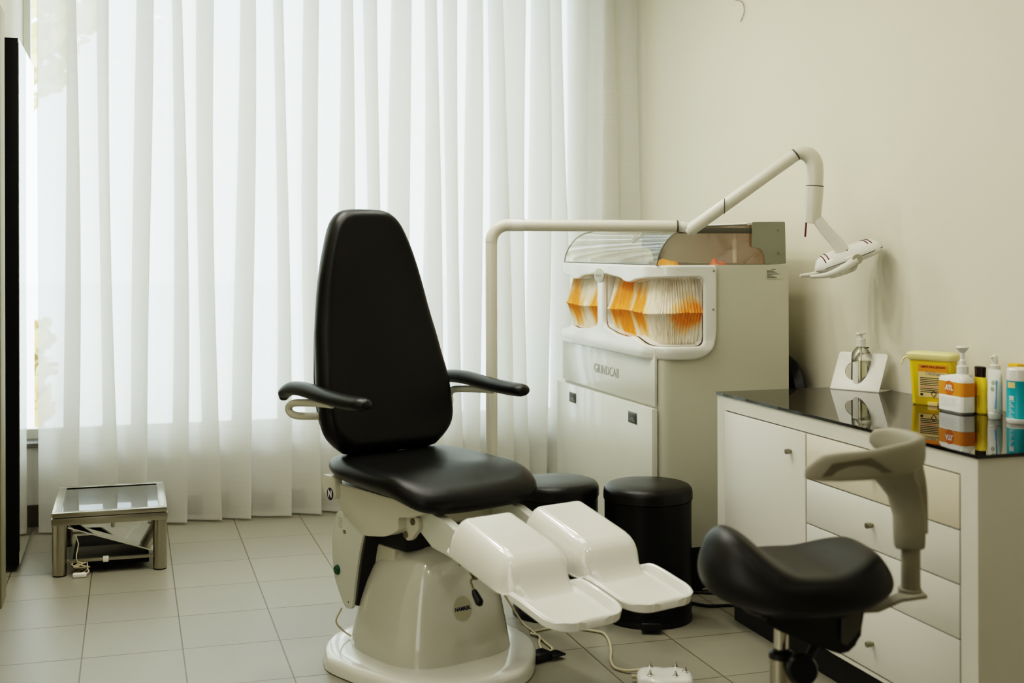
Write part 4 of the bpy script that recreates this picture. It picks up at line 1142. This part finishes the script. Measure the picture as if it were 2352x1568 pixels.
elb = [Vector((1.108, -.004, 1.690)), Vector((1.135, -.004, 1.696)), Vector((1.162, -.004, 1.690)), Vector((1.182, -.004, 1.668)), Vector((1.189, -.004, 1.632)), Vector((1.188, -.004, 1.575))]
obj('elbow', tube(elb, [.020, .025, .029, .031, .031, .029], 24, 5), 'enamel', lamp, 60)
obj('elbow_collar', tube([a1-(a1-a0).normalized()*.004, a1+(a1-a0).normalized()*.002], .0242, 24), 'handle_grey', lamp)
nk = tube([Vector((1.187, -.004, 1.572)), Vector((1.178, -.004, 1.470)), Vector((1.175, -.004, 1.438))], [.0335, .0325, .0315], 24)
obj('neck', nk, 'enamel', lamp)
obj('neck_ring', tube([Vector((1.1875, -.004, 1.576)), Vector((1.1872, -.004, 1.571))], .0325, 24), 'handle_grey', lamp)
obj('pin', tube([Vector((1.152, -.02, 1.440)), Vector((1.148, -.02, 1.388))], .0035, 8), 'dark_red', lamp)
# bracket strap from the neck to the head
sb = tube([Vector((1.190, -.03, 1.452)), Vector((1.225, -.035, 1.405)), Vector((1.262, -.04, 1.362)), Vector((1.292, -.045, 1.310))], [.020, .022, .024, .026], 16, 4, flat=.30, up=(0, 1, 0))
obj('strap', sb, 'enamel_light', lamp, 60)
# head: flattened reflector housing, long axis rising to the right
hc = Vector((1.305, .0, 1.306)); up_ = math.radians(20)
def HM(x, y, z): # head local -> lamp local
    cx_, sx_ = math.cos(up_), math.sin(up_)
    return hc+Vector((x*cx_-z*sx_, y, x*sx_+z*cx_))
hr = []
for k in range(15):
    t = k/14; x = -.125+.265*t
    w = .074*math.sqrt(max(0.0, 1-(2*t-1)**4))*(.82+.18*t)+.004; hh = .040*math.sqrt(max(0, 1-(2*t-1)**4))+.002
    hr.append([HM(x, w*math.cos(2*PI*i/36), (hh*(1.15 if math.sin(2*PI*i/36) > 0 else .55))*math.sin(2*PI*i/36)) for i in range(36)])
head = obj('lamp_head', loft(hr), 'white_gloss_pl', lamp, 60)
obj('head_seam', tube([HM(-.10, -.066, .0), HM(-.02, -.0765, .0), HM(.06, -.078, .001), HM(.125, -.052, .002)], .0015, 6, 4), 'handle_grey', head)
rf = lathe([(0, 0), (.05, -.004), (.062, .010), (.05, .028)], 28)
bmesh.ops.transform(rf, matrix=Matrix.Translation(HM(-.030, 0, -.042)) @ Matrix.Rotation(-up_, 4, 'Y'), verts=rf.verts)
obj('reflector', rf, 'chrome', head, 60)
for x0_, a_ in ((-.088, .1), (-.074, .1), (.0, -.1), (.078, -.3), (.092, -.3)):
    pts = []
    for i in range(7):
        yy = -.052+i*.008*1.2; t = (x0_+.125)/.265; w = .074*math.sqrt(max(0, 1-(2*t-1)**4))*(.82+.18*t)+.004; hh = (.040*math.sqrt(max(0, 1-(2*t-1)**4))+.002)*1.15
        z = hh*math.sqrt(max(0, 1-(yy/w)**2))+.0008; pts.append(HM(x0_+a_*(yy+.05)*.4, yy, z))
    obj('red_slot', tube(pts, .0022, 6), 'dark_red', head)
for s in (-1, 1):
    hnd = tube([HM(.010, s*.086, -.006), HM(-.05, s*.090, -.018), HM(-.11, s*.088, -.020), HM(-.165, s*.080, -.006)], [.016, .014, .010, .006], 14, 5)
    o = obj('handle', hnd, 'enamel_light', head, 60)
    obj('pivot_knob', disc(HM(.012, s*.088, -.004), (0, s, 0), .019, .012, 24), 'badge', head)

# ================================================================== saddle stool
SA = math.radians(-16.9+8)
ST = thing('saddle_stool', 'black saddle stool on a chrome column with grey curved arm support', 'stool', (1.388, 2.505, 0), SA)
# local x = towards the back post (image right), forward = -x, y away from the camera
def sad_top(x, y):
    xf = x-.03
    fr_ = smooth01((-xf-.02)/.14); rr_ = smooth01((xf-.03)/.15)
    v = fr_*(.090-.060*min(1.4, (y/.16)**2))+rr_*(.046-.016*(y/.17)**2)
    v += .014*(y/.17)**2*(1-fr_)
    v -= .034*smooth01((xf-.15)/.07)+.030*smooth01((-xf-.175)/.05)
    return v
sad_out = []
for i in range(96):
    a = 2*PI*i/96; c, s = math.cos(a), math.sin(a)
    x = .214*math.copysign(abs(c)**.88, c); wv = .185 if x > 0 else .185-.02*smooth01(-x/.2)
    sad_out.append((x+.03, wv*math.copysign(abs(s)**.88, s)))
def sad_f(x, y): return sad_top(x, y)
obj('seat', pillow(sad_out, .058, .040, .004, -.0, f=sad_f, mid=.600, rings=12, edge=10, fb=.12), 'saddle', ST, 60)
obj('underpan', pillow([(x*.6+.02, y*.55) for x, y in sad_out], .02, .014, 0, 0.01, mid=.552, rings=4, edge=4), 'black_pl', ST, 60)
obj('mechanism', prism(rounded([(-.07, .545), (.17, .560), (.155, .485), (.12, .455), (.06, .475), (-.04, .520)], .012, 3), 'y', -.07, .07, .006), 'black_pl', ST)
obj('mechanism_plate', prism(rounded([(.112, .560), (.155, .560), (.155, .515), (.122, .478), (.109, .485)], .006, 3), 'y', -.078, -.072, .001), 'handle_grey', ST)
obj('column', lathe([(.016, .20), (.016, .545)], 24), 'chrome', ST)
obj('column_tube', lathe([(.0255, .06), (.0255, .440), (.022, .442)], 24), 'steel', ST)
obj('column_collar', lathe([(.022, .430), (.0275, .434), (.0275, .446), (.018, .452), (.018, .455)], 24), 'black_pl', ST)
lvr = tube([(.09, -.02, .50), (.055, -.05, .465), (.035, -.06, .440)], [.012, .010, .010], 10, 4)
merge(lvr, lathe([(0, -.016), (.030, -.014), (.036, 0), (.030, .014), (0, .016)], 24), frame((.025, -.062, .425), (1, 0, .2), (0, .25, 1)))
obj('tension_knob', lvr, 'black_pl', ST, 60)
# star base with casters
for k in range(5):
    a = 2*PI*k/5+.3; c, s = math.cos(a), math.sin(a)
    ln = tube([(0, 0, .085), (.12*c, .12*s, .085), (.27*c, .27*s, .065)], [.022, .020, .013], 12, 4)
    bl = obj('base_leg', ln, 'chrome', ST, 60)
    cs_ = lathe([(0, -.010), (.024, -.010), (.0265, -.006), (.0265, .006), (.024, .010), (0, .010)], 20)
    bmesh.ops.transform(cs_, matrix=frame((.27*c, .27*s, .0268), (c, s, 0), (0, 0, 1)), verts=cs_.verts)
    tube([(.27*c, .27*s, .03), (.27*c, .27*s, .062)], .006, 8, bm=cs_)
    obj('caster', cs_, 'black_pl', bl)
# bracket bar, post, curved arm support (turned a little against the seat)
RC_, RS_ = math.cos(math.radians(-8)), math.sin(math.radians(-8))
SW = Matrix.Rotation(math.radians(-8), 4, 'Z')
def turned(o): o.matrix_local = SW; return o
bar = loft([[Vector((x, y+dy, z+dz)) for dy, dz in ((-.022, -.004), (.022, -.004), (.022, .004), (-.022, .004))] for x, y, z in ((.06, 0, .552), (.15, .005, .540), (.215, .01, .541), (.268, .015, .562), (.330, .03, .566))])
turned(obj('support_bar', bar, 'stool_grey', ST))
turned(obj('post_foot', loft([[Vector((.304+(.026)*math.cos(2*PI*i/28), .05+.030*math.sin(2*PI*i/28), z)) for i in range(28)] for z in (.563, .574)]), 'stool_grey', ST))
PX, PY = .306, .05
turned(obj('post', lathe([(.0215, .572), (.0215, .80)], 24, PX, PY), 'stool_grey', ST))
# sleeve that grows out of the band
slv = []
for z, x0_, x1_, w in ((.668, -.037, .026, .020), (.675, -.040, .028, .024), (.74, -.042, .030, .027), (.785, -.054, .022, .027), (.815, -.082, .006, .026), (.84, -.108, -.014, .024), (.872, -.125, -.03, .020)):
    slv.append([Vector((PX+(x0_+x1_)/2+(x1_-x0_)/2*math.copysign(abs(math.cos(2*PI*i/32))**.7, math.cos(2*PI*i/32)), PY-.01+w*math.copysign(abs(math.sin(2*PI*i/32))**.7, math.sin(2*PI*i/32))-1.3*max(0, z-.79), z)) for i in range(32)])
turned(obj('sleeve', loft(slv), 'stool_grey', ST, 60))
rs = tube([(PX+.022, PY, .70), (PX+.020, PY, .80), (PX+.008, PY+.004, .868), (PX, PY+.005, .885)], .014, 12, 4, flat=1.3)
turned(obj('rear_strut', rs, 'stool_grey', ST, 60))
# band: centre line in plan, height and top/bottom edges
ctr = [(.014, -.176, .878, .009), (.024, -.179, .882, .018), (.048, -.180, .888, .027), (.085, -.178, .890, .030), (.15, -.166, .892, .031), (.21, -.142, .896, .034), (.262, -.10, .899, .034), (.298, -.04, .902, .031), (.308, .03, .902, .030), (.300, .10, .900, .029), (.282, .145, .898, .028), (.262, .170, .896, .022), (.254, .177, .895, .011)]
ctr = [(c[0]*RC_-c[1]*RS_, c[0]*RS_+c[1]*RC_)+c[2:] for c in ctr]
cp = catmull([Vector(c[:3]) for c in ctr], 5)
hts = []
for i in range(len(ctr)-1):
    for j in range(5): hts.append((ctr[i][3]*(1-j/5)+ctr[i+1][3]*j/5))
hts.append(ctr[-1][3])
rg = []
for i, p in enumerate(cp):
    t = (cp[min(i+1, len(cp)-1)]-cp[max(0, i-1)]).normalized(); nrm = Vector((t.y, -t.x, 0)).normalized(); hh = hts[i]; th_ = .013
    rg.append([p+nrm*th_*math.copysign(abs(math.cos(2*PI*k/24))**.6, math.cos(2*PI*k/24))+Vector((0, 0, 1))*hh*math.copysign(abs(math.sin(2*PI*k/24))**.6, math.sin(2*PI*k/24)) for k in range(24)])
obj('curved_arm_support', loft(rg), 'stool_grey', ST, 60)
pd = [Vector((.044, -.1952, .873)), Vector((.066, -.1962, .900)), Vector((.150, -.1835, .910)), Vector((.200, -.1650, .877))]
turned(obj('inset_panel', loft([[p+Vector((0, .004, 0)) for p in pd], [p+Vector((-.001, -.0015, 0)) for p in pd]]), 'stool_grey_in', ST, 0))

# small round ring mark on the right wall: a drawn-on hook
hk = tube([(XR-.004, 5.206-.002, 2.486), (XR-.006, 5.13, 2.46), (XR-.006, 5.112, 2.419), (XR-.006, 5.128, 2.395), (XR-.004, 5.155, 2.378)], .0022, 6, 5)
tag(obj('wall_hook', hk, 'ink_grey'), 'thin curved wire hook high on the right wall at the top of the photo', 'hook')

# ================================================================== lights
def area(name, loc, rot, sx, sy, e, col, portal=False, spread=None):
    l = bpy.data.lights.new(name, 'AREA'); l.shape = 'RECTANGLE'; l.size = sx; l.size_y = sy; l.energy = e; l.color = col
    if portal: l.cycles.is_portal = True
    if spread: l.spread = spread
    o = bpy.data.objects.new(name, l); C.objects.link(o); o.location = loc; o.rotation_euler = rot; return o
# ceiling fittings (thin battens and a broad panel), above the frame
area('ceiling_panel_light', (.9, 3.9, 2.92), (0, 0, 0), 1.3, 1.0, 22, (.98, .96, .86))
def downlight(loc, e, r=.07):
    l = bpy.data.lights.new('downlight', 'AREA'); l.shape = 'DISK'; l.size = 2*r; l.energy = e; l.color = (.98, .95, .84)
    o = bpy.data.objects.new('downlight', l); C.objects.link(o); o.location = loc
for p_, e_ in (((.15, 4.5), 11), ((.75, 4.8), 11), ((1.6, 5.1), 7), ((-.1, 2.3), 7), ((.5, 1.3), 4), ((1.7, 2.0), 3)): downlight((p_[0], p_[1], 2.93), e_)
# added fill lamp on the left wall, out of view; no door stands there
area('left_fill_light', (XL+.02, 1.75, 1.15), (0, -PI/2, 0), 2.0, .8, 10, (.98, .96, .88))
area('window_portal', (.95, YW+.22, 1.68), (PI/2, 0, 0), 2.9, 2.5, 1, (1, 1, 1), True)
w = bpy.data.worlds.new('world'); bpy.context.scene.world = w; w.use_nodes = True
bgn = w.node_tree.nodes['Background']; bgn.inputs['Color'].default_value = (.88, .945, 1.0, 1); bgn.inputs['Strength'].default_value = 6.8
sc_ = bpy.context.scene
sc_.view_settings.view_transform = 'Filmic'; sc_.view_settings.look = 'High Contrast'; sc_.view_settings.exposure = 0.1; sc_.view_settings.gamma = 1
sc_.cycles.max_bounces = 10; sc_.cycles.transparent_max_bounces = 16
